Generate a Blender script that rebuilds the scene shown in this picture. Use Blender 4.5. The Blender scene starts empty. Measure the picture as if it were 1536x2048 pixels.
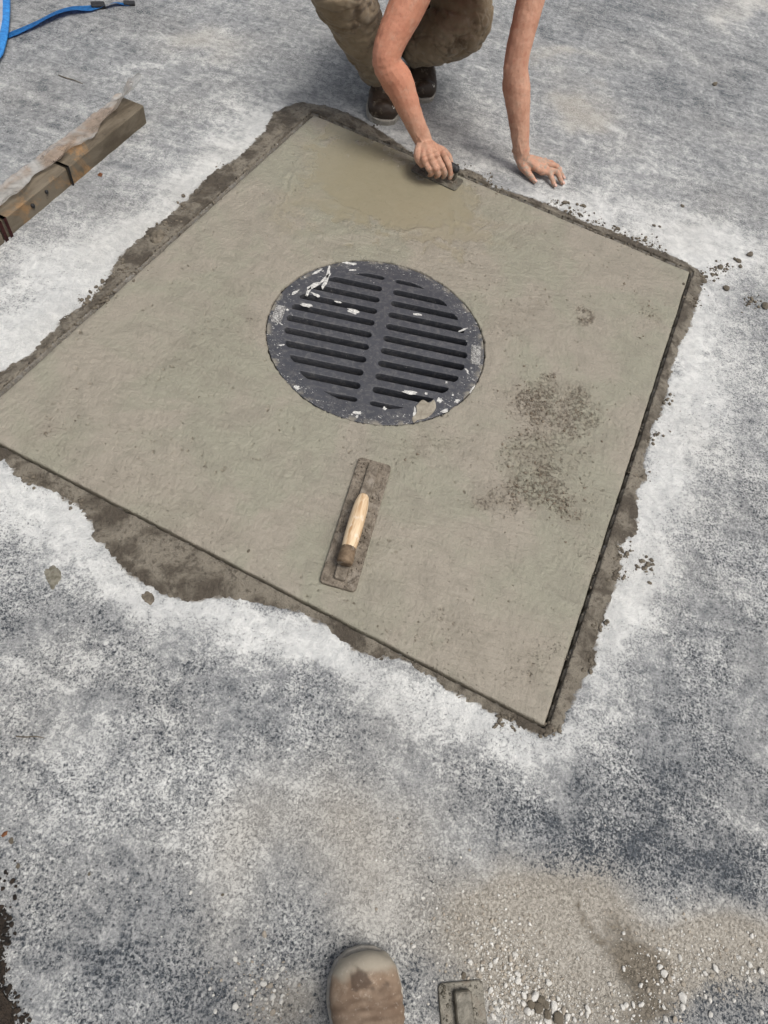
import bpy, bmesh, math, random
import numpy as np
from mathutils import Vector, Matrix, noise as mnoise

scene = bpy.context.scene
COL = scene.collection
random.seed(7)
RNG = np.random.RandomState(11)

# ------------------------------------------------------------------ camera
PW, PH = 1536, 2048
FPX, PITCH, ROLL, CAMH = 1300.0, math.radians(59.7), math.radians(15.5), 1.33
_fw = np.array([0, math.cos(PITCH), -math.sin(PITCH)])
_r0 = np.array([1.0, 0, 0])
_u0 = np.cross(_r0, _fw)
_rt = math.cos(ROLL) * _r0 + math.sin(ROLL) * _u0
_up = -math.sin(ROLL) * _r0 + math.cos(ROLL) * _u0
cam_data = bpy.data.cameras.new('camera')
cam = bpy.data.objects.new('camera', cam_data)
COL.objects.link(cam)
cam_data.sensor_fit = 'VERTICAL'
cam_data.sensor_height = 36.0
cam_data.sensor_width = 27.0
cam_data.lens = FPX / PH * 36.0
cam_data.clip_start = 0.02
cam_data.clip_end = 2000.0
M = Matrix.Identity(4)
for i in range(3):
    M[i][0] = _rt[i]; M[i][1] = _up[i]; M[i][2] = -_fw[i]
M[2][3] = CAMH
cam.matrix_world = M
scene.camera = cam

# ------------------------------------------------------------------ light (overcast)
SUN_EL, SUN_AZ = math.radians(68), math.radians(-25)      # azimuth measured from +X towards +Y
world = bpy.data.worlds.new('World')
scene.world = world
world.use_nodes = True
wn = world.node_tree
bg = wn.nodes['Background']
sky = wn.nodes.new('ShaderNodeTexSky')
sky.sky_type = 'NISHITA'
sky.sun_disc = False
sky.sun_elevation = SUN_EL
sky.sun_rotation = math.radians(90) - SUN_AZ
sky.air_density = 1.0
sky.dust_density = 6.0
sky.ozone_density = 0.6
hs = wn.nodes.new('ShaderNodeHueSaturation')          # overcast: a nearly grey sky
hs.inputs['Saturation'].default_value = 0.45
wn.links.new(sky.outputs[0], hs.inputs['Color'])
wn.links.new(hs.outputs[0], bg.inputs[0])
bg.inputs[1].default_value = 0.095
sun_data = bpy.data.lights.new('sun', 'SUN')
sun_data.energy = 1.5
sun_data.angle = math.radians(26)
sun_data.color = (1.0, 0.955, 0.89)
sun = bpy.data.objects.new('sun', sun_data)
COL.objects.link(sun)
sdir = Vector((math.cos(SUN_EL) * math.cos(SUN_AZ), math.cos(SUN_EL) * math.sin(SUN_AZ), math.sin(SUN_EL)))
sun.rotation_euler = sdir.to_track_quat('Z', 'Y').to_euler()
scene.view_settings.view_transform = 'Standard'
scene.view_settings.look = 'None'
scene.view_settings.gamma = 1.0
scene.view_settings.exposure = 0.42
scene.view_settings.use_curve_mapping = False
scene.render.resolution_x = 768
scene.render.resolution_y = 1024


def at(x, y, z=0.0):
    """point on the ray of photo pixel (x, y) at height z"""
    d = (x - PW / 2) / FPX * _rt - (y - PH / 2) / FPX * _up + _fw
    t = (z - CAMH) / d[2]
    return Vector((d[0] * t, d[1] * t, z))


def pix(P):
    """pixel of world points, P (n,3)"""
    d = np.asarray(P, float) - np.array([0, 0, CAMH])
    c = d @ _fw
    c = np.where(c < 0.05, 0.05, c)
    return PW / 2 + FPX * (d @ _rt) / c, PH / 2 - FPX * (d @ _up) / c


# ------------------------------------------------------------------ numpy noise
_perm = RNG.permutation(512)
_grad = RNG.uniform(0, 2 * np.pi, 512)


def pnoise(x, y, seed=0):
    xi = np.floor(x).astype(int); yi = np.floor(y).astype(int)
    xf = x - xi; yf = y - yi
    u = xf * xf * xf * (xf * (xf * 6 - 15) + 10); v = yf * yf * yf * (yf * (yf * 6 - 15) + 10)

    def g(ix, iy, dx, dy):
        a = _grad[_perm[(_perm[(ix + seed * 37) & 511] + iy + seed * 91) & 511]]
        return np.cos(a) * dx + np.sin(a) * dy
    n00 = g(xi, yi, xf, yf); n10 = g(xi + 1, yi, xf - 1, yf)
    n01 = g(xi, yi + 1, xf, yf - 1); n11 = g(xi + 1, yi + 1, xf - 1, yf - 1)
    return ((n00 * (1 - u) + n10 * u) * (1 - v) + (n01 * (1 - u) + n11 * u) * v) * 1.5


def fbm(x, y, oct=4, seed=0, gain=0.5):
    s = 0; a = 1.0; t = 0
    for k in range(oct):
        s = s + a * pnoise(x * 2 ** k, y * 2 ** k, seed + k); t += a; a *= gain
    return s / t


def sstep(a, b, x):
    t = np.clip((x - a) / (b - a), 0, 1)
    return t * t * (3 - 2 * t)


# ------------------------------------------------------------------ object helpers
def link(name, me, mat=None, parent=None):
    o = bpy.data.objects.new(name, me)
    COL.objects.link(o)
    if mat is not None:
        me.materials.clear(); me.materials.append(mat)
    if parent is not None:
        o.parent = parent
    return o


def tag(o, label=None, cat=None, group=None, kind=None):
    if label: o['label'] = label
    if cat: o['category'] = cat
    if group: o['group'] = group
    if kind: o['kind'] = kind
    return o


def thing(name, label, cat, mat4=None, group=None):
    o = bpy.data.objects.new(name, None)
    COL.objects.link(o)
    o.empty_display_size = 0.05
    if mat4 is not None: o.matrix_world = mat4
    return tag(o, label, cat, group)


def mesh_np(name, V, F, smooth=True):
    me = bpy.data.meshes.new(name)
    V = np.asarray(V, np.float32); F = np.asarray(F, np.int32)
    me.vertices.add(len(V)); me.vertices.foreach_set('co', V.ravel())
    n, k = F.shape
    me.loops.add(n * k); me.loops.foreach_set('vertex_index', F.ravel())
    me.polygons.add(n)
    me.polygons.foreach_set('loop_start', np.arange(0, n * k, k, dtype=np.int32))
    me.update(calc_edges=True)
    me.validate()
    if smooth: me.polygons.foreach_set('use_smooth', np.ones(len(me.polygons), bool))
    return me


def set_attr(me, name, vals):
    a = me.attributes.new(name, 'FLOAT', 'POINT')
    a.data.foreach_set('value', np.asarray(vals, np.float32))


def bm_mesh(name, bm, smooth=False):
    bmesh.ops.recalc_face_normals(bm, faces=bm.faces[:])
    me = bpy.data.meshes.new(name)
    bm.to_mesh(me); bm.free()
    if smooth:
        for p in me.polygons: p.use_smooth = True
    return me


def prism(bm, pts, z0, z1, bevel=0.0, seg=2):
    """closed prism of a 2D outline"""
    vs = [bm.verts.new((p[0], p[1], z0)) for p in pts]
    f = bm.faces.new(vs)
    r = bmesh.ops.extrude_face_region(bm, geom=[f])
    nv = [g for g in r['geom'] if isinstance(g, bmesh.types.BMVert)]
    for v in nv: v.co.z = z1
    if bevel > 0:
        es = set()
        for v in nv:
            for e in v.link_edges:
                if e.other_vert(v) in nv: es.add(e)
        bmesh.ops.bevel(bm, geom=list(es), offset=bevel, segments=seg, affect='EDGES', profile=0.6)


def round_rect(lx, ly, r, n=5, cx=0, cy=0):
    pts = []
    for sx, sy, a0 in ((1, 1, 0), (-1, 1, 90), (-1, -1, 180), (1, -1, 270)):
        for k in range(n + 1):
            a = math.radians(a0 + 90 * k / n)
            pts.append((cx + sx * (lx / 2 - r) + r * math.cos(a), cy + sy * (ly / 2 - r) + r * math.sin(a)))
    return pts


def catmull(P, n):
    P = [Vector(p) for p in P]
    Q = [P[0] * 2 - P[1]] + P + [P[-1] * 2 - P[-2]]
    out = []
    for i in range(1, len(Q) - 2):
        for k in range(n):
            t = k / n
            a, b, c, d = Q[i - 1], Q[i], Q[i + 1], Q[i + 2]
            out.append(0.5 * ((2 * b) + (c - a) * t + (2 * a - 5 * b + 4 * c - d) * t * t + (3 * b - a - 3 * c + d) * t ** 3))
    out.append(P[-1])
    return out


def tube(bm, pts, radii, seg=14, sub=5, up=None, cap=True):
    """closed lofted limb; radii entries are r or (rx, ry)"""
    rr = [r if isinstance(r, tuple) else (r, r) for r in radii]
    C = catmull(pts, sub)
    R = catmull([Vector((a, b, 0)) for a, b in rr], sub)
    n = len(C)
    T = [(C[min(i + 1, n - 1)] - C[max(i - 1, 0)]).normalized() for i in range(n)]
    ref = Vector(up) if up is not None else Vector((0.31, 0.22, 0.92))
    if abs(ref.normalized().dot(T[0])) > 0.95: ref = Vector((0.9, 0.1, 0.2))
    X = (ref - T[0] * ref.dot(T[0])).normalized()
    rings = []
    data = []
    for i in range(n):
        X = (X - T[i] * X.dot(T[i])).normalized()
        Y = T[i].cross(X)
        data.append((C[i], X.copy(), Y, max(R[i].x, 1e-4), max(R[i].y, 1e-4)))
    if cap:
        pre = []; post = []
        c, x, y, a, b = data[0]
        for k in (0.97, 0.72, 0.35):
            s = math.sqrt(1 - k * k); pre.append((c - T[0] * (min(a, b) * k), x, y, a * s, b * s))
        c, x, y, a, b = data[-1]
        for k in (0.35, 0.72, 0.97):
            s = math.sqrt(1 - k * k); post.append((c + T[-1] * (min(a, b) * k), x, y, a * s, b * s))
        data = pre + data + post
    for c, x, y, a, b in data:
        rings.append([bm.verts.new(c + x * (a * math.cos(t)) + y * (b * math.sin(t)))
                      for t in [2 * math.pi * k / seg for k in range(seg)]])
    for i in range(len(rings) - 1):
        for k in range(seg):
            bm.faces.new((rings[i][k], rings[i][(k + 1) % seg], rings[i + 1][(k + 1) % seg], rings[i + 1][k]))
    bm.faces.new(rings[0][::-1]); bm.faces.new(rings[-1])


def ellipsoid(bm, c, r, rot=None, sub=3):
    m = Matrix.Translation(Vector(c)) @ (rot.to_4x4() if rot is not None else Matrix.Identity(4)) @ Matrix.Diagonal((r[0], r[1], r[2], 1))
    bmesh.ops.create_icosphere(bm, subdivisions=sub, radius=1.0, matrix=m)


def fuse(name, bm, voxel, smooth_it=6, fac=0.5):
    """voxel-union of the overlapping closed shapes into one continuous skin"""
    bmesh.ops.recalc_face_normals(bm, faces=bm.faces[:])
    me = bpy.data.meshes.new(name + '_raw'); bm.to_mesh(me); bm.free()
    o = bpy.data.objects.new(name + '_raw', me); COL.objects.link(o)
    m = o.modifiers.new('r', 'REMESH'); m.mode = 'VOXEL'; m.voxel_size = voxel; m.use_smooth_shade = True
    s = o.modifiers.new('s', 'SMOOTH'); s.factor = fac; s.iterations = smooth_it
    dg = bpy.context.evaluated_depsgraph_get()
    out = bpy.data.meshes.new_from_object(o.evaluated_get(dg))
    out.name = name
    bpy.data.objects.remove(o); bpy.data.meshes.remove(me)
    for p in out.polygons: p.use_smooth = True
    return out


def displace(me, fn):
    """move vertices along their normals by fn(co)"""
    nrm = [v.normal.copy() for v in me.vertices]
    for v, n in zip(me.vertices, nrm):
        v.co += n * fn(v.co)
    me.update()


# ------------------------------------------------------------------ node helpers
class Mat:
    def __init__(self, name):
        self.mat = bpy.data.materials.new(name)
        self.mat.use_nodes = True
        self.nt = self.mat.node_tree
        self.b = self.nt.nodes['Principled BSDF']
        self.co = self.n('ShaderNodeTexCoord').outputs['Object']

    def n(self, typ, props=None, **ins):
        nd = self.nt.nodes.new(typ)
        for k, v in (props or {}).items(): setattr(nd, k, v)
        for k, v in ins.items():
            self.put(nd.inputs[k.replace('_', ' ')], v)
        return nd

    def put(self, sock, v):
        if isinstance(v, bpy.types.NodeSocket): self.nt.links.new(v, sock)
        elif isinstance(v, tuple) and len(v) == 3 and sock.type == 'RGBA': sock.default_value = (*v, 1)
        else: sock.default_value = v

    def math(self, op, a, b=0.0, c=0.0, clamp=False):
        nd = self.nt.nodes.new('ShaderNodeMath'); nd.operation = op; nd.use_clamp = clamp
        for s, v in zip(nd.inputs, (a, b, c)): self.put(s, v)
        return nd.outputs[0]

    def noise(self, scale, detail=4, rough=0.55, dist=0.0, vec=None):
        return self.n('ShaderNodeTexNoise', None, Vector=vec if vec is not None else self.co, Scale=scale, Detail=detail, Roughness=rough, Distortion=dist).outputs['Fac']

    def voronoi(self, scale, feature='F1', vec=None, out='Distance', rand=1.0):
        return self.n('ShaderNodeTexVoronoi', {'feature': feature}, Vector=vec if vec is not None else self.co, Scale=scale, Randomness=rand).outputs[out]

    def attr(self, name):
        return self.n('ShaderNodeAttribute', {'attribute_name': name}).outputs['Fac']

    def mix(self, fac, a, b, mode='MIX'):
        nd = self.nt.nodes.new('ShaderNodeMix'); nd.data_type = 'RGBA'; nd.blend_type = mode
        self.put(nd.inputs[0], fac); self.put(nd.inputs[6], a); self.put(nd.inputs[7], b)
        return nd.outputs[2]

    def smooth(self, v, a, b, lo=0.0, hi=1.0):
        nd = self.nt.nodes.new('ShaderNodeMapRange'); nd.interpolation_type = 'SMOOTHSTEP'
        for s, x in zip(nd.inputs, (v, a, b, lo, hi)): self.put(s, x)
        return nd.outputs[0]

    def stretch(self, scale, rotz=0.0):
        return self.n('ShaderNodeMapping', None, Vector=self.co, Scale=scale, Rotation=(0, 0, rotz)).outputs[0]

    def done(self, color, rough=0.8, height=None, strength=0.5, dist=0.002, spec=0.5, **kw):
        self.put(self.b.inputs['Base Color'], color)
        self.put(self.b.inputs['Roughness'], rough)
        self.put(self.b.inputs['Specular IOR Level'], spec)
        for k, v in kw.items(): self.put(self.b.inputs[k.replace('_', ' ')], v)
        if height is not None:
            bp = self.n('ShaderNodeBump', None, Height=height, Strength=strength, Distance=dist)
            self.nt.links.new(bp.outputs[0], self.b.inputs['Normal'])
        return self.mat


def sm(m, terms, base=0.0):
    v = base
    for s, k, off in terms:
        v = m.math('ADD', m.math('MULTIPLY', m.math('SUBTRACT', s, off), k), v)
    return v


# ---- asphalt with concrete dust
g = Mat('dusty_asphalt')
dust, tan, wet, soft = g.attr('dust'), g.attr('tan'), g.attr('wet'), g.attr('soft')
n1 = g.noise(185, 4, 0.68, 0.9); n2 = g.noise(42, 5, 0.65, 0.8); n3 = g.noise(8, 6, 0.62, 0.9)
vor = g.voronoi(120, 'DISTANCE_TO_EDGE'); vsm = g.voronoi(260, 'F1')
grain = sm(g, [(n1, 3.6, 0.5), (vor, -1.3, 0.17), (vsm, 0.5, 0.45)])
gmod = g.smooth(g.noise(6, 4, 0.6, 0.5), 0.36, 0.62, 0.45, 1.15)
grain = g.math('MULTIPLY', g.math('MULTIPLY', grain, gmod), g.math('SUBTRACT', 1.0, g.math('MULTIPLY', soft, 0.75)))
streak = g.noise(9, 6, 0.68, 0.6, g.stretch((0.25, 2.4, 1), -0.35))
fine = g.noise(40, 5, 0.7, 0.4, g.stretch((0.2, 2.0, 1), -0.25))
streak2 = g.noise(11, 5, 0.65, 0.8, g.stretch((2.2, 0.4, 1), 0.5))
val = sm(g, [(grain, 0.98, 0.0), (n2, 0.8, 0.5), (n3, 0.85, 0.5), (streak, 0.85, 0.5), (streak2, 0.5, 0.5), (fine, g.math('MULTIPLY', soft, 0.6), 0.5)], dust)
val = g.math('ADD', 0.46, g.math('MULTIPLY', g.math('SUBTRACT', val, 0.46), g.math('SUBTRACT', 1.0, g.math('MULTIPLY', soft, 0.22))))
film = g.smooth(val, -0.10, 0.56)
cov = g.smooth(val, 0.44, 1.12)
asph = g.mix(g.smooth(n1, 0.3, 0.7), (0.020, 0.025, 0.031), (0.105, 0.118, 0.134))
asph = g.mix(g.smooth(vsm, 0.05, 0.16, 0.35, 0.0), asph, (0.30, 0.30, 0.30))
dcol = g.mix(g.smooth(n2, 0.3, 0.7), (0.47, 0.48, 0.475), (0.66, 0.665, 0.645))
dcol = g.mix(g.smooth(n3, 0.35, 0.65, 0.4, 0.0), dcol, (0.36, 0.37, 0.375))
tcol = g.mix(g.smooth(n1, 0.3, 0.7), (0.17, 0.156, 0.130), (0.44, 0.412, 0.362))
dcol = g.mix(tan, dcol, tcol)
filmc = g.mix(tan, g.mix(g.smooth(n2, 0.3, 0.7), (0.195, 0.204, 0.210), (0.310, 0.318, 0.321)), tcol)
col = g.mix(cov, g.mix(film, asph, filmc), dcol)
speck = g.smooth(g.noise(260, 2, 0.5), 0.68, 0.74)
col = g.mix(g.math('MULTIPLY', speck, 0.75), col, (0.62, 0.61, 0.58))
wetv = g.smooth(sm(g, [(n1, 0.7, 0.5), (n2, 0.9, 0.5)], wet), 0.35, 0.75)
col = g.mix(g.math('MULTIPLY', wetv, 0.88), col, g.mix(g.smooth(n1, 0.3, 0.7), (0.050, 0.042, 0.031), (0.20, 0.172, 0.132)))
hgt = sm(g, [(vor, 0.9, 0.0), (n1, 1.0, 0.0), (cov, 0.25, 0.0)])
M_GROUND = g.done(col, 0.88, hgt, 0.8, 0.004, 0.25)

# ---- fresh wet concrete (slab)
c = Mat('fresh_concrete')
bleed, rough_a, sheen, edge = c.attr('bleed'), c.attr('rough'), c.attr('sheen'), c.attr('edge')
a1 = c.noise(3.2, 5, 0.6, 0.5); a2 = c.noise(14, 6, 0.65, 0.8); a3 = c.noise(120, 4, 0.65, 0.6); a4 = c.noise(330, 3, 0.65)
base = c.mix(c.smooth(a1, 0.42, 0.58), (0.276, 0.249, 0.202), (0.252, 0.243, 0.188))
base = c.mix(c.math('MULTIPLY', c.smooth(a2, 0.42, 0.66), 0.5), base, (0.195, 0.180, 0.143))
base = c.mix(bleed, base, c.mix(a2, (0.215, 0.192, 0.130), (0.255, 0.232, 0.165)))
pits = c.smooth(sm(c, [(a3, 1.0, 0.5), (a4, 0.7, 0.5)], c.math('MULTIPLY', rough_a, 0.20)), 0.20, 0.28)
base = c.mix(c.math('MULTIPLY', pits, c.math('ADD', 0.22, c.math('MULTIPLY', rough_a, 0.6))), base, (0.095, 0.070, 0.046))
base = c.mix(c.math('MULTIPLY', rough_a, c.smooth(a2, 0.35, 0.6, 0.1, 0.4)), base, (0.190, 0.156, 0.115))
grit = c.smooth(c.voronoi(75, 'F1'), 0.05, 0.085, 1.0, 0.0)
gsel = c.smooth(c.noise(30, 2, 0.5), 0.57, 0.66)
base = c.mix(c.math('MULTIPLY', c.math('MULTIPLY', grit, gsel), 0.7), base, (0.46, 0.43, 0.37))
base = c.mix(c.math('MULTIPLY', edge, 0.9), base, (0.050, 0.041, 0.030))
sw = c.noise(30, 5, 0.7, 1.2, c.stretch((0.35, 1.6, 1), 0.5))
sw2 = c.noise(46, 4, 0.7, 1.5, c.stretch((1.5, 0.4, 1), 0.3))
hh = sm(c, [(sw, 0.55, 0), (sw2, 0.4, 0), (a3, 0.30, 0), (a4, 0.14, 0)])
hh = c.math('MULTIPLY', hh, c.math('SUBTRACT', 1.0, c.math('MULTIPLY', bleed, 0.72)))
hh = c.math('SUBTRACT', hh, c.math('MULTIPLY', pits, c.math('ADD', 0.25, c.math('MULTIPLY', rough_a, 0.6))))
rg = c.math('SUBTRACT', c.math('ADD', 0.40, c.math('MULTIPLY', a2, 0.25)), c.math('MULTIPLY', sheen, 0.34), clamp=True)
M_SLAB = c.done(base, rg, hh, 0.85, 0.0085, 0.45)

# ---- wet slurry spill round the slab
s = Mat('wet_slurry')
b1 = s.noise(12, 5, 0.6, 0.6); b2 = s.noise(90, 4, 0.65); b3 = s.noise(330, 2, 0.6)
cl = s.mix(s.smooth(b1, 0.40, 0.60), (0.078, 0.064, 0.047), (0.205, 0.182, 0.143))
cl = s.mix(s.math('MULTIPLY', s.smooth(b2, 0.52, 0.66), 0.7), cl, (0.055, 0.044, 0.032))
cl = s.mix(s.math('MULTIPLY', s.smooth(s.voronoi(95), 0.05, 0.10, 1.0, 0.0), s.smooth(s.noise(25), 0.56, 0.64)), cl, (0.38, 0.35, 0.30))
M_SPILL = s.done(cl, s.math('ADD', 0.45, s.math('MULTIPLY', b2, 0.35)), sm(s, [(b2, 1.0, 0), (b3, 0.35, 0), (b1, 0.6, 0)]), 0.9, 0.012, 0.45)

# ---- cast iron
q = Mat('cast_iron')
i1 = q.noise(9, 5, 0.6); i2 = q.noise(70, 4, 0.7, 1.0); i3 = q.noise(300, 3, 0.6)
rad = q.n('ShaderNodeVectorMath', {'operation': 'LENGTH'}, Vector=q.n('ShaderNodeMapping', None, Vector=q.co, Scale=(1, 1, 0)).outputs[0]).outputs['Value']
rim = q.smooth(rad, 0.235, 0.285)
ic = q.mix(i1, (0.026, 0.028, 0.034), (0.060, 0.062, 0.073))
ic = q.mix(q.math('MULTIPLY', q.smooth(i2, 0.45, 0.68), 0.6), ic, (0.115, 0.113, 0.112))
streaks = q.noise(55, 4, 0.7, 2.2, q.stretch((0.8, 1.7, 1), 0.7))
chip = q.smooth(sm(q, [(streaks, 1.0, 0.5), (i3, 0.35, 0.5)], q.math('MULTIPLY', rim, 0.090)), 0.215, 0.245)
ic = q.mix(chip, ic, (0.58, 0.575, 0.55))
muddy = q.smooth(sm(q, [(q.noise(16, 4, 0.6), 1.0, 0.5)], q.math('MULTIPLY', rim, 0.05)), 0.14, 0.22)
ic = q.mix(q.math('MULTIPLY', muddy, 0.06), ic, (0.26, 0.235, 0.19))
sm_ = q.math('MULTIPLY', q.smooth(rad, 0.286, 0.304), q.smooth(q.noise(20, 5, 0.65, 0.6), 0.50, 0.60))
ic = q.mix(q.math('MULTIPLY', sm_, 0.75), ic, (0.25, 0.23, 0.185))
M_IRON = q.done(ic, q.math('ADD', 0.36, q.math('MULTIPLY', i2, 0.3)), sm(q, [(i3, 0.6, 0), (i2, 0.7, 0)]), 0.35, 0.0025, 0.5)


def simple(name, c0, c1, scale=40, rough=0.75, bump=0.4, c2=None, spec=0.4, bscale=None, dist=0.003, metallic=0.0, detail=4):
    m = Mat(name)
    a = m.noise(scale, detail, 0.62, 0.4); b = m.noise(bscale or scale * 4, 3, 0.6)
    colr = m.mix(m.smooth(a, 0.32, 0.68), c0, c1)
    if c2 is not None:
        colr = m.mix(m.smooth(m.noise(scale * 0.45, 5, 0.65, 0.6), 0.52, 0.68), colr, c2)
    return m.done(colr, rough, sm(m, [(b, 1.0, 0), (a, 0.5, 0)]), bump, dist, spec, Metallic=metallic)


M_PIT = simple('dark_silt', (0.012, 0.011, 0.009), (0.105, 0.092, 0.072), 90, 0.9, 0.8, None, 0.2, dist=0.01)
M_WHITE = simple('white_paint_splash', (0.30, 0.30, 0.29), (0.66, 0.655, 0.62), 150, 0.65, 0.4)
M_MUD = simple('mud_smear', (0.20, 0.175, 0.135), (0.31, 0.285, 0.23), 40, 0.65, 0.5)
M_MUDDARK = simple('muddy_metal', (0.105, 0.086, 0.064), (0.215, 0.182, 0.142), 70, 0.62, 0.9, (0.25, 0.22, 0.18), bscale=220, dist=0.004)
M_CRUMB = simple('mortar_crumb_grey', (0.075, 0.062, 0.046), (0.185, 0.160, 0.122), 45, 0.8, 0.6)
M_PEB = simple('limestone', (0.50, 0.49, 0.455), (0.70, 0.69, 0.65), 55, 0.85, 0.4, (0.47, 0.43, 0.37))
M_PEBTAN = simple('tan_stone', (0.27, 0.235, 0.19), (0.42, 0.375, 0.31), 55, 0.85, 0.4)
M_PEBDARK = simple('brown_stone', (0.085, 0.071, 0.052), (0.17, 0.145, 0.108), 40, 0.75, 0.5)
M_SPLAT = simple('drying_mortar', (0.13, 0.12, 0.09), (0.27, 0.255, 0.205), 90, 0.8, 0.9, dist=0.006)
M_TORN = simple('torn_concrete', (0.115, 0.088, 0.060), (0.25, 0.212, 0.162), 120, 0.75, 0.7)
M_SOIL = simple('dark_soil', (0.012, 0.009, 0.007), (0.050, 0.036, 0.025), 60, 0.9, 1.0, dist=0.01)
M_LEAF = simple('dry_leaf', (0.22, 0.09, 0.04), (0.33, 0.15, 0.07), 90, 0.8, 0.3)
M_BLACK = simple('black_rubber', (0.010, 0.010, 0.011), (0.028, 0.028, 0.030), 120, 0.55, 0.3)
M_RED = simple('red_rubber', (0.42, 0.022, 0.018), (0.55, 0.045, 0.03), 60, 0.5, 0.2)
M_STEEL = simple('smeared_steel', (0.085, 0.078, 0.060), (0.175, 0.162, 0.132), 60, 0.45, 0.5, (0.12, 0.10, 0.075), metallic=0.15)
M_ALU = simple('scuffed_aluminium', (0.42, 0.40, 0.40), (0.60, 0.58, 0.58), 60, 0.45, 0.3, metallic=0.3)

# skin
k = Mat('skin')
s1 = k.noise(16, 4, 0.6, 0.3); s2 = k.noise(420, 3, 0.6); s3 = k.noise(55, 4, 0.6)
tanned = k.attr('tanned')
skc = k.mix(k.smooth(s1, 0.3, 0.7), (0.42, 0.225, 0.150), (0.53, 0.315, 0.222))
skc = k.mix(k.math('MULTIPLY', tanned, 0.75), skc, k.mix(s1, (0.46, 0.175, 0.105), (0.55, 0.235, 0.145)))
skc = k.mix(k.smooth(s3, 0.50, 0.72, 0, 0.45), skc, (0.36, 0.135, 0.085))
skc = k.mix(k.smooth(k.noise(38, 4, 0.6, 0.4), 0.52, 0.70, 0, 0.4), skc, (0.52, 0.34, 0.25))
skc = k.mix(k.math('MULTIPLY', k.attr('dirt'), k.smooth(k.noise(75, 4, 0.65), 0.46, 0.62)), skc, (0.30, 0.265, 0.215))
skc = k.mix(k.smooth(k.noise(300, 2, 0.5, 0.0, k.stretch((1, 1, 0.25))), 0.60, 0.72, 0, 0.35), skc, (0.20, 0.095, 0.06))
M_SKIN = k.done(skc, 0.58, sm(k, [(s2, 0.6, 0), (s3, 0.9, 0)]), 0.5, 0.003, 0.3, Subsurface_Weight=0.06, Subsurface_Radius=(0.012, 0.005, 0.003), Subsurface_Scale=0.5)
M_NAIL = simple('fingernail', (0.50, 0.30, 0.24), (0.58, 0.38, 0.31), 60, 0.35, 0.1)

# canvas trousers
t = Mat('dusty_canvas')
t1 = t.noise(7, 5, 0.6, 0.5); t2 = t.noise(28, 5, 0.65, 0.5)
wv = t.n('ShaderNodeTexWave', {'bands_direction': 'DIAGONAL'}, Vector=t.co, Scale=330.0, Distortion=1.0).outputs['Fac']
tc = t.mix(t.smooth(t1, 0.32, 0.66), (0.175, 0.130, 0.080), (0.27, 0.215, 0.145))
tc = t.mix(t.smooth(t2, 0.50, 0.74, 0, 0.42), tc, (0.36, 0.325, 0.26))
tc = t.mix(t.smooth(t.noise(12, 4, 0.6), 0.58, 0.70, 0, 0.7), tc, (0.065, 0.042, 0.024))
M_TROUSER = t.done(tc, 0.9, sm(t, [(wv, 0.12, 0), (t2, 1.0, 0)]), 0.4, 0.004, 0.15, Sheen_Weight=0.15)
M_SHIRT = simple('orange_red_cotton', (0.45, 0.050, 0.025), (0.56, 0.085, 0.04), 30, 0.9, 0.4)
M_HAIR = simple('brown_hair', (0.050, 0.020, 0.010), (0.125, 0.055, 0.030), 160, 0.55, 0.7)

# worn dark leather (worker's boots)
l = Mat('dark_boot_leather')
l1 = l.noise(26, 5, 0.65, 0.6); l2 = l.noise(160, 4, 0.6)
lc = l.mix(l1, (0.018, 0.011, 0.007), (0.060, 0.040, 0.026))
lc = l.mix(l.smooth(l.noise(34, 4, 0.6), 0.52, 0.66, 0, 0.7), lc, (0.17, 0.138, 0.10))
lc = l.mix(l.smooth(l.noise(80, 2, 0.5), 0.70, 0.73), lc, (0.50, 0.47, 0.41))
M_DBOOT = l.done(lc, 0.5, sm(l, [(l2, 0.5, 0), (l1, 1.0, 0)]), 0.5, 0.003, 0.4)
M_SOLE = simple('dusty_sole', (0.26, 0.24, 0.205), (0.40, 0.375, 0.33), 50, 0.85, 0.5)
# tan boot
l = Mat('tan_boot_leather')
l1 = l.noise(24, 5, 0.62, 0.5); l2 = l.noise(240, 4, 0.6)
toe = l.attr('toe'); crease = l.attr('crease')
lc = l.mix(l.smooth(l1, 0.3, 0.7), (0.165, 0.112, 0.075), (0.270, 0.198, 0.140))
lc = l.mix(l.smooth(l.noise(55, 5, 0.65), 0.52, 0.70, 0, 0.5), lc, (0.35, 0.28, 0.21))
lc = l.mix(toe, lc, (0.36, 0.325, 0.26))
lc = l.mix(l.math('MULTIPLY', l.smooth(sm(l, [(l1, 1.2, 0.5)], l.attr('stain')), 0.25, 0.95), 0.8), lc, (0.062, 0.042, 0.030))
lc = l.mix(l.math('MULTIPLY', crease, 0.55), lc, (0.10, 0.065, 0.042))
lc = l.mix(l.smooth(l.noise(150, 4, 0.65), 0.58, 0.72, 0, 0.35), lc, (0.55, 0.48, 0.40))
M_TBOOT = l.done(lc, 0.7, sm(l, [(l2, 0.6, 0), (l1, 0.8, 0)]), 0.5, 0.002, 0.3)
M_DENIM = simple('dusty_work_cloth', (0.11, 0.10, 0.085), (0.19, 0.17, 0.14), 30, 0.9, 0.4)

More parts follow.
